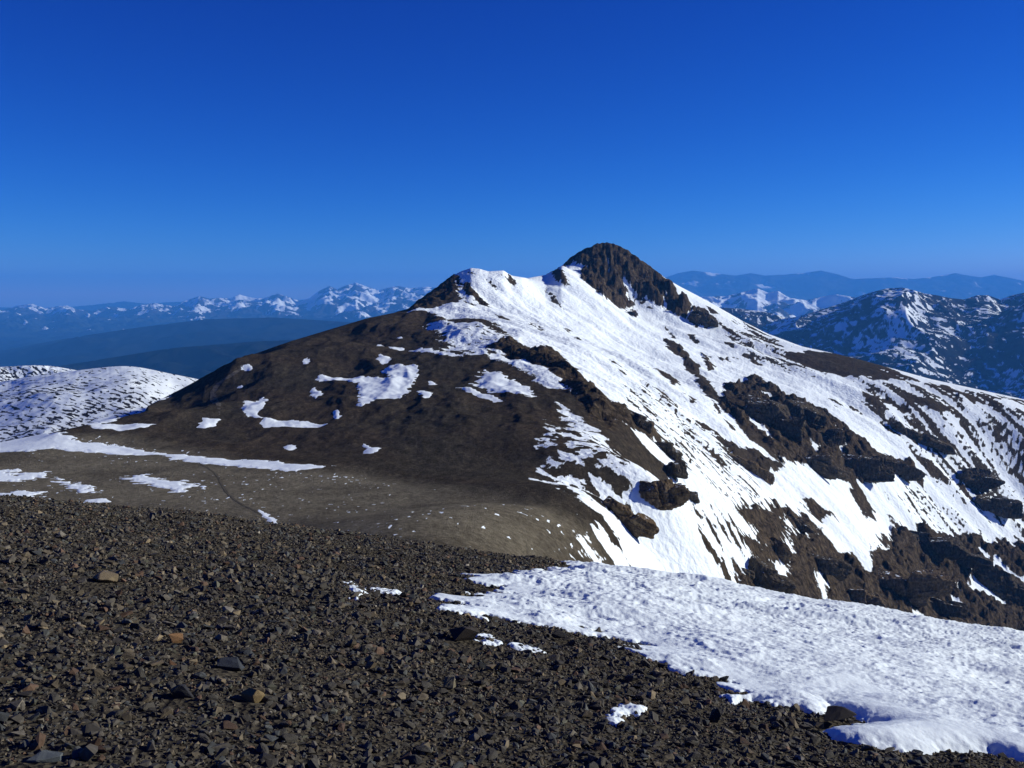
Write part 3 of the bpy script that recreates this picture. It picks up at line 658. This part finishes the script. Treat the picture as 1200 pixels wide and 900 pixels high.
# near snow field
def plang(poly): return np.array([atg(u, v) for u, v in poly])
SNOWP = plang([(541,673),(560,677),(600,680),(606,674),(640,671),(690,671),(668,664),(660,655),(900,600),(1300,600),(1450,800),(1400,960),(1260,908),(1200,892),(1160,880),(1100,875),(1060,876),(1010,869),(985,862),(968,850),(978,845),(1010,848),(1030,843),(1000,834),(965,828),(930,820),(880,812),(850,811),(880,803),(858,796),(830,786),(795,776),(745,762),(718,757),(760,753),(740,745),(700,738),(660,735),(640,731),(600,727),(540,725),(512,717),(530,712),(568,712),(525,706),(500,702),(520,697),(570,696),(600,691),(560,684)])
BAREP = [plang([(930,826),(975,824),(1014,837),(1004,849),(960,849)])]
LIPP = plang([(930,815),(1030,845),(965,850),(1000,880),(1160,890),(1260,915),(1260,860),(1100,838)])
def nearsnow(x, y):
    w = .10*np.clip(y/8, .5, 3)*(1-.8*sstep(-.4, .3, psd(LIPP, x, y)))
    xx = x+w*1.2*fbm(x/.6, y/.5, 5, .6); yy = y+w*2.6*fbm(x/.6+7, y/.5, 5, .6)
    f = psd(SNOWP, xx, yy)
    for b in BAREP: f = np.minimum(f, -psd(b, xx, yy))
    return f
ts = np.linspace(-.16, 1.05, 1250); ry = np.exp(np.linspace(math.log(4.2), math.log(42), 1150))
yy, t2 = np.meshgrid(ry, ts, indexing='ij'); xx = t2*yy
f = nearsnow(xx, yy)
wx = xx+.25*fbm(xx/.9, yy/.9, 3); wy = yy+.25*fbm(xx/.9+5, yy/.9, 3)
d1, d2 = worley(wx/.46, wy/.22); d3, _ = worley(wx/.22+3, wy/.115)
cup = .026*(d1**1.5) + .020*d3**1.3 - .024 + .010*fbm(xx/.09, yy/.05, 3)
und = .05*fbm(xx/2.2, yy/1.3, 3)
lipz = sstep(-.3, .5, psd(LIPP, xx, yy))
smoothz = sstep(.0, .25, psd(plang([(850,811),(930,800),(985,790),(1020,806),(1070,824),(1120,838),(1000,832),(950,826)]), xx, yy))
rg = ridged(xx/9, yy/2.2, 3, .5, 2.)
drift = .07*sstep(.9, 1.5, rg)
thk = .018+.085*lipz
th_ = thk*(1-np.exp(-np.maximum(f, 0)/.07)) + np.minimum(f, 0)*.8
sz = G0(xx, yy) + np.clip(np.hypot(xx, yy)/12, 0, 1)*.10*fbm(xx/3.1, yy/3.1, 3) + .022 + .055*sstep(.05, .9, f) + th_ + ((cup*(1-.85*smoothz)*(1-.9*lipz*sstep(.45, .1, f))*np.clip(yy/9, .8, 1.8)+und+drift)*sstep(.0, .7, f))
M_SNOW = mat_snow('near_snow', 14., .012, (.70, .765, .79), (.78, .84, .865))
snowf = grid_obj('snow_field', xx, yy, sz, M_SNOW, None, f > -.10); tag(snowf, 'bright sun cupped snowfield lying on the scree at right', kind='structure')

def near_patch(poly, label, thick=.014):
    P = plang(poly); x = np.linspace(P[:, 0].min()-.3, P[:, 0].max()+.3, 170); y = np.linspace(P[:, 1].min()-.4, P[:, 1].max()+.4, 170)
    x, y = np.meshgrid(x, y)
    f = psd(P, x+.05*fbm(x/.2, y/.2, 4), y+.07*fbm(x/.25+4, y/.4, 4)) + .03*fbm(x/.12, y/.12, 3)
    z = G(x, y) + .014 + thick*(1-np.exp(-np.maximum(f, 0)/.06)) + np.minimum(f, 0)*.8 + .012*fbm(x/.09, y/.09, 3)
    o = grid_obj('snow_patch', x, y, z, M_SNOW, None, f > -.10); tag(o, label, 'snow patch', 'small snow patches on the scree')
near_patch([(430,696),(450,696),(478,701),(482,704),(460,703),(440,700)], 'narrow snow strip on the scree left of the snowfield tongues')
near_patch([(404,690),(412,688),(426,700),(418,704)], 'tiny snow fleck at the left end of the narrow snow strip')
near_patch([(560,744),(572,745),(584,752),(582,757),(566,756)], 'small bright snow lump against the right side of a dark boulder')
near_patch([(592,755),(612,753),(630,757),(642,763),(620,762),(600,758)], 'thin snow strip right of the snow lump below the snowfield')
near_patch([(712,842),(720,836),(735,828),(762,832),(745,836),(728,840),(722,850),(714,849)], 'lone hook shaped snow patch on the lower scree')

# ------------------------------------------------------------------ stones
def hull(n, fl, seed, rnd=.0):
    r_ = np.random.default_rng(seed); bm = bmesh.new()
    p = r_.normal(size=(n, 3)); p /= np.linalg.norm(p, axis=1)[:, None]
    p *= r_.uniform(.72, 1., (n, 1)); p *= np.array([1, r_.uniform(.55, .9), fl])
    for q in p: bm.verts.new(q)
    res = bmesh.ops.convex_hull(bm, input=bm.verts)
    bmesh.ops.delete(bm, geom=[g for g in res['geom_interior'] if isinstance(g, bmesh.types.BMVert)], context='VERTS')
    bmesh.ops.triangulate(bm, faces=bm.faces[:])
    bm.verts.index_update()
    V = np.array([v.co[:] for v in bm.verts]); F = np.array([[v.index for v in f_.verts] for f_ in bm.faces]); bm.free()
    return V, F
PROTO = [hull(int(rng.integers(9, 15)), float(rng.uniform(.28, .75)), 100+i) for i in range(48)]
def rotm(n):
    a = rng.uniform(0, 2*np.pi, n); tx = rng.normal(0, .35, n); ty = rng.normal(0, .35, n)
    ca, sa, cx, sx, cy, sy = np.cos(a), np.sin(a), np.cos(tx), np.sin(tx), np.cos(ty), np.sin(ty); Z = np.zeros(n); O = np.ones(n)
    A = np.stack([np.stack([ca, -sa, Z], -1), np.stack([sa, ca, Z], -1), np.stack([Z, Z, O], -1)], 1)
    B = np.stack([np.stack([O, Z, Z], -1), np.stack([Z, cx, -sx], -1), np.stack([Z, sx, cx], -1)], 1)
    Cc = np.stack([np.stack([cy, Z, sy], -1), np.stack([Z, O, Z], -1), np.stack([-sy, Z, cy], -1)], 1)
    return B @ Cc @ A
PAL = np.array([(.060,.053,.042),(.046,.041,.034),(.092,.080,.060),(.074,.060,.040),(.118,.095,.062),(.058,.060,.055),(.090,.056,.036),(.145,.112,.066),(.070,.068,.048),(.030,.027,.023),(.18,.16,.125)])
PW = np.array([.22,.17,.14,.13,.06,.10,.05,.03,.05,.04,.01]); PW /= PW.sum()
def scatter(n, y0, y1, smin, smax, pw):
    y = np.sqrt(rng.uniform(y0**2, y1**2, n)); s = rng.uniform(-.66, .62, n); x = s*y
    sz = smin*(rng.uniform(0, 1, n)**(-1/pw)); sz = np.minimum(sz, smax)
    return x, y, sz
def spec_(*a, **k): SPEC.append((a, k))
SPEC = []
spec_(125,679,32,13,'pale tan flat stone on the upper left scree',(.17,.13,.075),(.27,.21,.13),501,rot=(0,.1,.3))
spec_(207,749,18,24,'bright orange angular stone in the left scree',(.20,.105,.045),(.30,.17,.08),502,n=9)
spec_(297,818,30,24,'rounded ochre stone in the lower left scree',(.17,.12,.055),(.26,.19,.095),503,n=26)
spec_(543,745,38,18,'dark blocky boulder with a snow lump at its right side',(.030,.025,.021),(.055,.045,.038),504)
spec_(272,781,38,12,'long dark bluish slab in the left scree above the ochre stone',(.035,.039,.044),(.062,.068,.074),505)
spec_(213,815,32,22,'blackish stone left of the rounded ochre stone',(.022,.022,.024),(.042,.042,.046),506)
spec_(52,893,44,16,'large pale grey slab at the bottom left edge of the scree',(.085,.095,.095),(.15,.165,.165),507)
spec_(982,839,50,13,'long dark boulder in the snow inlet at lower right',(.026,.022,.019),(.05,.043,.036),508)
spec_(838,841,18,17,'dark block standing on the scree below the snow lip',(.024,.022,.022),(.045,.042,.042),509)
spec_(201,780,12,14,'small reddish stone just below the bright orange angular stone',(.12,.062,.032),(.18,.10,.055),510,n=9)
spec_(524,722,14,11,'small dark stone against the tip of a snowfield tongue',(.022,.02,.019),(.045,.042,.04),511)
spec_(655,744,20,11,'dark stone under the left edge of the near snowfield',(.024,.022,.02),(.045,.042,.038),512)
spec_(528,802,18,14,'tan stone in the middle of the lower scree',(.14,.12,.075),(.21,.18,.12),513)
parts = [scatter(72000, 3.0, 10.5, .0105, .068, 2.25), scatter(62000, 9.5, 19, .0165, .072, 2.5), scatter(30000, 17, 32, .028, .09, 2.7)]
sx_ = np.concatenate([p[0] for p in parts]); sy_ = np.concatenate([p[1] for p in parts]); ss_ = np.concatenate([p[2] for p in parts])
ok = nearsnow(sx_, sy_) < -.03
for q_, _k in SPEC:
    px_, py_ = atg(q_[0], q_[1]+q_[3]*.3); w_ = q_[2]*py_/FPX
    ok &= ((sx_-px_)/(w_*.55))**2 + ((sy_-py_+w_*.5)/(w_*1.3))**2 > 1
ok = ok &  (sy_ > 0); sx_, sy_, ss_ = sx_[ok], sy_[ok], ss_[ok]
NB = 285
vis = ss_/sy_*(np.abs(sx_/sy_) < .5)*(sy_ > 4.6)*(sy_ < 24); order = np.argsort(-vis); bigs = order[:NB]; rest = order[NB:]
pid = rng.integers(0, len(PROTO), len(sx_)); RM = rotm(len(sx_)); gz_ = G(sx_, sy_)
cid = rng.choice(len(PAL), len(sx_), p=PW)
Vs, Fs, Cs = [], [], []; base = 0
for k, (PV, PF) in enumerate(PROTO):
    m = rest[pid[rest] == k]
    if not len(m): continue
    V = np.einsum('nij,vj->nvi', RM[m], PV)*ss_[m][:, None, None]
    V += np.stack([sx_[m], sy_[m], gz_[m]+ss_[m]*rng.uniform(-.05, .35, len(m))], -1)[:, None]
    nv = len(PV); F = PF[None]+(np.arange(len(m))*nv)[:, None, None]+base
    c = PAL[cid[m]]*rng.uniform(.75, 1.65, (len(m), 1))
    Vs.append(V.reshape(-1, 3)); Fs.append(F.reshape(-1, 3)); Cs.append(np.repeat(c, nv, 0)); base += nv*len(m)
scree = mesh_np('scree_stones', np.concatenate(Vs), np.concatenate(Fs), mat_scree(), {'col': np.concatenate(Cs)}, smooth=False)
tag(scree, 'countless small dark stones covering the near slope', 'scree', kind='stuff')

def fine_stone(V, F, name, seed, amp=.06):
    """stone mesh with chipped faces"""
    bm = bmesh.new(); vs = [bm.verts.new(v) for v in V]
    for f_ in F: bm.faces.new([vs[i] for i in f_])
    bmesh.ops.bevel(bm, geom=bm.edges[:], offset=.035, segments=1, affect='EDGES', clamp_overlap=True)
    bmesh.ops.triangulate(bm, faces=bm.faces[:])
    bmesh.ops.subdivide_edges(bm, edges=bm.edges[:], cuts=2, use_grid_fill=True)
    bm.verts.ensure_lookup_table(); P = np.array([v.co[:] for v in bm.verts])
    d = amp*n3(P[:, 0]*2.1+seed, P[:, 1]*2.1, P[:, 2]*3) + amp*.5*n3(P[:, 0]*6, P[:, 1]*6+seed, P[:, 2]*8)
    nn = P/(np.linalg.norm(P, axis=1)[:, None]+1e-6)
    for v, q in zip(bm.verts, P+nn*d[:, None]): v.co = q
    me = bpy.data.meshes.new(name); bm.to_mesh(me); bm.free(); return me
KINDS = [('grey', (.050,.045,.037), (.092,.083,.067), 'dark grey angular stone lying loose among the scree', 'loose dark grey stones', [0, 1, 9, 2]),
         ('brown', (.064,.051,.035), (.118,.094,.062), 'dull brown angular stone lying loose among the scree', 'loose dull brown stones', [3, 4, 8, 7]),
         ('blue', (.052,.055,.054), (.092,.097,.094), 'blue grey slaty stone lying loose among the scree', 'loose blue grey stones', [5, 10]),
         ('rust', (.065,.040,.028), (.115,.075,.052), 'rusty reddish stone lying loose among the scree', 'loose rusty stones', [6])]
SM = {}
for kn, a, b, lab, grp, ids in KINDS:
    mt = mat_stone(kn+'_stone', a, b)
    for i in range(10):
        me = fine_stone(*PROTO[(i*4+len(SM)) % 48], 'stone', i*3.1); me.materials.append(mt); SM[(kn, i)] = me
for n_, i in enumerate(bigs):
    kn, _, _, lab, grp, _ = next(k for k in KINDS if cid[i] in k[5])
    o = bpy.data.objects.new('stone', SM[(kn, n_ % 10)]); COL.objects.link(o)
    s = ss_[i]*.92; o.scale = (s, s*rng.uniform(.8, 1.1), s*rng.uniform(.8, 1.2)); o.rotation_euler = (rng.normal(0, .25), rng.normal(0, .25), rng.uniform(0, 6.28))
    o.location = (sx_[i], sy_[i], gz_[i]+s*.15); tag(o, lab, 'stone', grp)
def special(u, v, w, h, label, a, b, seed, flat=.6, rot=(0, 0, 0), n=13):
    x, y = atg(u, v+h*.3); k = y/FPX
    V, F = hull(n, 1., seed)
    V = V/np.abs(V).max(0)*np.array([w*k/2, w*k/2*.8, h*k/2*1.25])
    s = w*k/2; me = fine_stone(V/s, F, 'stone', seed, .05); me.materials.append(mat_stone('stone_surface', a, b))
    o = bpy.data.objects.new('stone', me); COL.objects.link(o); o.scale = (s,)*3; o.rotation_euler = rot
    o.location = (x, y, float(G0(np.array(x), np.array(y)))+h*k*.42); tag(o, label, 'stone', 'distinct stones on the near scree')
for q in SPEC: special(*q[0], **q[1])

# ------------------------------------------------------------------ distant hills, ranges and the valley
def far_ridge(name, label, sky, D0, Dc, D1, zb, mat, ns=700, nd=160, rid=60., rsc=700., snow_fn=None, sharp=1.2, off=0., shape=1.3, relief=None, sm=0):
    u = np.array([k[0] for k in sky], float); v = np.array([k[1] for k in sky], float); sk, rk = ray(u, v)
    s = np.linspace(sk[0], sk[-1], ns)
    D = np.concatenate([np.linspace(D0, Dc, int(nd*.75), endpoint=False), np.linspace(Dc, D1, nd-int(nd*.75))])
    d, s2 = np.meshgrid(D, s, indexing='ij'); x, y = s2*d, d
    tr = np.interp(s, sk, rk); zc = EYE+tr*Dc
    if sm:
        kw = int(sm*3); ks_ = np.exp(-(np.arange(-kw, kw+1)/sm)**2); tr = np.convolve(np.pad(tr, kw, 'edge'), ks_/ks_.sum(), 'valid'); zc = EYE+tr*Dc
    wob = (Dc-D0)*.18*fbm(x/(rsc*3), y*0, 3, .5, off)
    t = np.where(d < Dc, (d-D0)/(Dc-D0), (D1-d)/(D1-Dc)); t = np.clip(t, 0, 1)
    z = zb+(zc[None]-zb)*t**shape
    env = sstep(0, .25, t)
    if relief: z = z + relief(x, y, t, s2)
    z = z + rid*env*(ridged(x/rsc, y/rsc, 6, .5, off)-1.0) + rid*.5*env*fbm(x/(rsc*.35), y/(rsc*.35), 4, .55, off)
    kk = np.exp(-(np.arange(-40, 41)/16.)**2); kk /= kk.sum(); kf = np.exp(-(np.arange(-40, 41)/2.5)**2); kf /= kf.sum()
    for it in range(6):
        E = (z-EYE)/d; er = tr-E.max(0)
        er = np.convolve(np.pad(er, 40, 'edge'), kk if it < 3 else kf, 'valid')
        z = z+er[None]*d*np.exp(-((d-Dc)/((Dc-D0)*(.45 if it < 3 else .10)))**2)
        z = np.minimum(z, EYE+d*(tr[None]+.00012*n2(s2*700, d*0)))
    at_ = snow_fn(x, y, z, t, s2) if snow_fn else {}
    o = grid_obj(name, x, y, z, mat, at_); tag(o, label, kind='structure'); return o
# left snowy hill
def sf_left(x, y, z, t, s):
    k = x*.80-y*.60; l = x*.60+y*.80
    n = fbm(k/13+.6*fbm(x/30, y/30, 2), l/5., 4, .55, 5.)
    return {'snow': .36+1.6*n+.5*fbm(x/70, y/110, 3, .5, 2.)+.5*sstep(.8, 1, t), 'forest': t*0}
def sf_left2(x, y, z, t, s):
    a = sf_left(x, y, z, t, s); a['snow'] = a['snow']-.55; return a
M_LHILL = mat_far('left_hill_surface', (.03,.03,.03), (.035,.03,.026), True, .16, 5)
far_ridge('snowy_hill', 'low white hill speckled with dark rock beyond the saddle at left', [(-300,470),(-80,456),(0,448),(28,442),(62,438),(90,434),(125,430),(148,428),(170,431),(190,436),(210,440),(232,444),(300,462),(420,520)],
          650, 1350, 1800, -215, M_LHILL, 1000, 560, 4., 240., sf_left, off=3., shape=.9, sm=24, relief=lambda x, y, t, s: -(.10*(x+560)+.20*(60*np.logaddexp(0, (x+560)/60)-41))*(1-t))
far_ridge('snowy_hill', 'darker speckled hill crest peeking over the low white hill at the far left', [(-300,440),(-80,434),(0,430),(40,428),(62,429),(85,433),(130,442),(200,470)],
          1250, 1900, 2300, -300, M_LHILL, 600, 300, 10., 200., sf_left2, off=8., shape=.62)
# forested hills in the left valley
M_FOREST = mat_far('forest_hill_surface', (.012,.016,.016), (.02,.022,.02), False, .002, 8)
ff = lambda x, y, z, t, s: {'forest': t*0+1}
far_ridge('forested_hill', 'dark forested hill filling the valley at left, the nearest one', [(-500,470),(-100,452),(0,440),(100,424),(200,408),(300,400),(420,395),(560,400),(700,420)], 3800, 8000, 10500, -1000, M_FOREST, 400, 160, 70., 1100., ff, off=1., shape=.9)
far_ridge('forested_hill', 'blue forested ridge sloping up behind the nearest forested hill', [(-500,430),(-100,418),(0,411),(80,396),(160,384),(240,374),(320,372),(420,378),(560,380),(700,400)], 9000, 15000, 19000, -1050, M_FOREST, 400, 160, 90., 1800., ff, off=2., shape=.9)
far_ridge('forested_hill', 'pale blue forested rise below the far snowy range', [(-500,396),(-100,388),(0,386),(120,380),(240,376),(340,372),(420,374),(560,376),(700,380)], 16000, 24000, 28000, -1100, M_FOREST, 400, 140, 90., 2400., ff, off=4., shape=.9)
def sf_far(x, y, z, t, s):
    n = fbm(x/520, y/700, 6, .66, 3.)
    zz = (z-EYE)/y
    return {'snow': np.clip((zz+.013)/.012, -1.5, .15)+1.3*n, 'forest': 1-sstep(-.028, -.015, zz)}
M_FARL = mat_far('far_range_surface', (.03,.04,.03), (.06,.055,.055), True, .0012, 8)
far_ridge('snowy_range', 'far range of snowy peaks on the left horizon', [(-500,362),(-200,360),(-60,364),(0,363),(12,361),(20,358),(38,356),(52,361),(66,359),(78,358),(92,363),(110,364),(128,359),(142,361),(152,362),(166,357),(180,355),(192,357),(204,359),(216,353),(233,347),(246,350),(258,349),(270,350),(280,345),(296,349),(308,350),(325,344),(338,348),(352,353),(362,350),(372,342),(386,335),(395,339),(404,335),(417,331),(430,336),(444,340),(455,337),(466,335),(480,338),(500,336),(520,338),(560,345),(640,350),(760,352)],
          21000, 30000, 36000, -900, M_FARL, 1300, 300, 170., 1700., sf_far, off=6., shape=1.0)
far_ridge('far_range', 'faint hazy ridge line behind the left snowy peaks', [(-500,358),(0,360),(60,362),(110,357),(146,353),(170,356),(200,354),(260,352),(340,352),(460,345),(640,345)], 36000, 41000, 43500, -900, M_FOREST, 400, 80, 160., 3000., ff, off=9., shape=1.)
# right side
M_FARR = mat_far('hazy_range_surface', (.035,.04,.035), (.06,.055,.055), True, .001, 8)
def sf_hazy(x, y, z, t, s): return {'snow': -.75+.9*fbm(x/1400, y/1400, 4)+.5*sstep(.85, 1, t), 'forest': t*0+.5}
far_ridge('far_range', 'long hazy blue range on the right horizon', [(560,350),(700,332),(780,325),(795,320),(812,317),(828,319),(845,321),(862,323),(880,320),(896,323),(915,322),(940,320),(962,317),(980,321),(1000,327),(1020,326),(1050,325),(1070,327),(1090,325),(1108,322),(1120,320),(1135,323),(1150,325),(1165,322),(1185,326),(1205,330),(1300,336),(1500,340)],
          30000, 38000, 43000, -900, M_FARR, 900, 200, 240., 3600., sf_hazy, off=12., shape=1.)
def sf_mid(x, y, z, t, s):
    return {'snow': .05+1.1*fbm(x/330, y/330, 5, .6, 4.)+.5*sstep(.5, 1., t), 'forest': 1-sstep(.1, .45, t)}
far_ridge('snowy_hills', 'small snowy hills in the gap right of the mountain', [(640,370),(760,352),(820,348),(850,347),(872,342),(888,338),(900,343),(912,341),(925,349),(945,352),(962,348),(980,345),(1000,348),(1030,355),(1150,358),(1300,362)],
          11500, 17500, 21000, -900, M_FARL, 700, 240, 130., 1500., sf_mid, off=15., shape=1.)
def sf_near(x, y, z, t, s):
    k = x*.9+y*.35; l = -x*.35+y*.9
    return {'snow': -.34+.8*fbm(k/36+.8*fbm(x/110, y/110, 2), l/60, 6, .66, 7.)+.6*fbm(x/700, y/700, 3)+.3*sstep(.3, .8, t), 'forest': 1-sstep(.16, .40, t+.10*fbm(x/500, y/500, 3))}
def spurs(x, y, t, s):
    h = 0
    for u0, A, wl, wr in ((938, 260, 700, 500), (1072, 500, 1150, 850), (1250, 560, 1000, 700), (1420, 560, 1000, 700)):
        s0 = (u0-600)/FPX; q = (s-s0)*y + 260*fbm(y/1300, y*0+u0, 4) + 90*fbm(s*y/400, y/400, 3)
        g_ = A*np.where(q < 0, np.clip(1+q/wl, 0, 1), np.clip(1-q/wr, 0, 1))
        h = .5*(h+g_+np.sqrt((h-g_)**2+120**2))
    return h*np.clip(t*2.2, 0, 1)*np.clip((1.0-t)*5, 0, 1)
M_RNEAR = mat_far('right_mountain_surface', (.02,.023,.022), (.034,.031,.030), True, .006, 8)
far_ridge('snowy_hill', 'shaded snow dusted hill in the valley right of the ridge', [(700,420),(800,372),(840,360),(870,362),(900,366),(920,372),(940,384),(970,400),(1010,440)], 5200, 8200, 9800, -900, M_RNEAR, 500, 260, 60., 800., sf_near, off=21., shape=.85)
far_ridge('distant_mountain', 'large blue shaded mountain behind the right ridge', [(760,430),(860,392),(915,374),(935,371),(955,365),(975,359),(990,354),(1005,348),(1022,342),(1040,338),(1058,337),(1070,340),(1084,344),(1098,346),(1112,349),(1130,351),(1145,346),(1158,346),(1172,351),(1186,346),(1200,343),(1215,346),(1260,350),(1400,356),(1600,370)],
          4600, 8600, 11000, -900, M_RNEAR, 1000, 440, 45., 1100., sf_near, off=18., shape=1., relief=spurs)
# valley floor
M_VAL = mat_far('valley_surface', (.016,.02,.018), (.03,.03,.028), False, .0006, 8)
vx = np.linspace(-44000, 44000, 60); vy = np.linspace(-2000, 44500, 60); vx, vy = np.meshgrid(vx, vy)
tag(grid_obj('valley', vx, vy, vx*0-1150+40*fbm(vx/5000, vy/5000, 3), M_VAL, {'forest': vx*0+1}), 'dark valley floor far below', kind='structure')

# ------------------------------------------------------------------ air
bm = bmesh.new(); bmesh.ops.create_cube(bm, size=1)
for v in bm.verts: v.co = (v.co.x*100000, 22500+v.co.y*56000, -200+v.co.z*2300)
me = bpy.data.meshes.new('haze'); bm.to_mesh(me); bm.free()
hz_o = bpy.data.objects.new('haze', me); COL.objects.link(hz_o); tag(hz_o, 'thin blue mountain haze', 'haze', kind='stuff')
hm = bpy.data.materials.new('haze'); hm.use_nodes = True; nt = hm.node_tree; nt.nodes.remove(nt.nodes['Principled BSDF'])
pv = nt.nodes.new('ShaderNodeVolumePrincipled'); nt.links.new(pv.outputs[0], nt.nodes['Material Output'].inputs['Volume'])
HAZE_D = 3.9e-5
pv.inputs['Color'].default_value = (.09, .395, 1.0, 1); pv.inputs['Density'].default_value = HAZE_D; pv.inputs['Anisotropy'].default_value = 0
me.materials.append(hm)

# ------------------------------------------------------------------ light
SUN_AZ, SUN_EL = 79.0, 19.5           # degrees right of the view direction, above the horizon
w = bpy.data.worlds.new('World'); scn.world = w; w.use_nodes = True; nt = w.node_tree
sky = nt.nodes.new('ShaderNodeTexSky'); sky.sky_type = 'NISHITA'; sky.sun_disc = False
sky.sun_elevation = R(SUN_EL); sky.sun_rotation = R(SUN_AZ); sky.altitude = 4000; sky.air_density = 1.0; sky.dust_density = .7; sky.ozone_density = 3.0
bg = nt.nodes['Background']; bg.inputs[1].default_value = .10
sp_ = nt.nodes.new('ShaderNodeSeparateColor'); cb_ = nt.nodes.new('ShaderNodeCombineColor'); nt.links.new(sky.outputs[0], sp_.inputs[0])
for ch, (mul, pw) in enumerate(((2.3, 3.2), (.80, 1.85), (.92, 1.1))):      # deep, saturated high-altitude blue
    a_ = nt.nodes.new('ShaderNodeMath'); a_.operation = 'MULTIPLY'; a_.inputs[1].default_value = .1; nt.links.new(sp_.outputs[ch], a_.inputs[0])
    p_ = nt.nodes.new('ShaderNodeMath'); p_.operation = 'POWER'; p_.inputs[1].default_value = pw; nt.links.new(a_.outputs[0], p_.inputs[0])
    m_ = nt.nodes.new('ShaderNodeMath'); m_.operation = 'MULTIPLY'; m_.inputs[1].default_value = mul*10; nt.links.new(p_.outputs[0], m_.inputs[0]); nt.links.new(m_.outputs[0], cb_.inputs[ch])
nt.links.new(cb_.outputs[0], bg.inputs[0])
sl = bpy.data.lights.new('sun', 'SUN'); sl.energy = 4.4; sl.angle = R(.53); sl.color = (1, .985, .88)
so = bpy.data.objects.new('sun', sl); COL.objects.link(so)
dv = Vector((math.sin(R(SUN_AZ))*math.cos(R(SUN_EL)), math.cos(R(SUN_AZ))*math.cos(R(SUN_EL)), math.sin(R(SUN_EL))))
so.rotation_euler = dv.to_track_quat('Z', 'Y').to_euler(); so.location = (60, 20, 40)

vs = scn.view_settings; vs.view_transform = 'Standard'; vs.look = 'None'; vs.gamma = 1; vs.exposure = .38
try: vs.use_curve_mapping = False
except Exception: pass
scn.cycles.max_bounces = 5; scn.cycles.diffuse_bounces = 2; scn.cycles.volume_bounces = 2
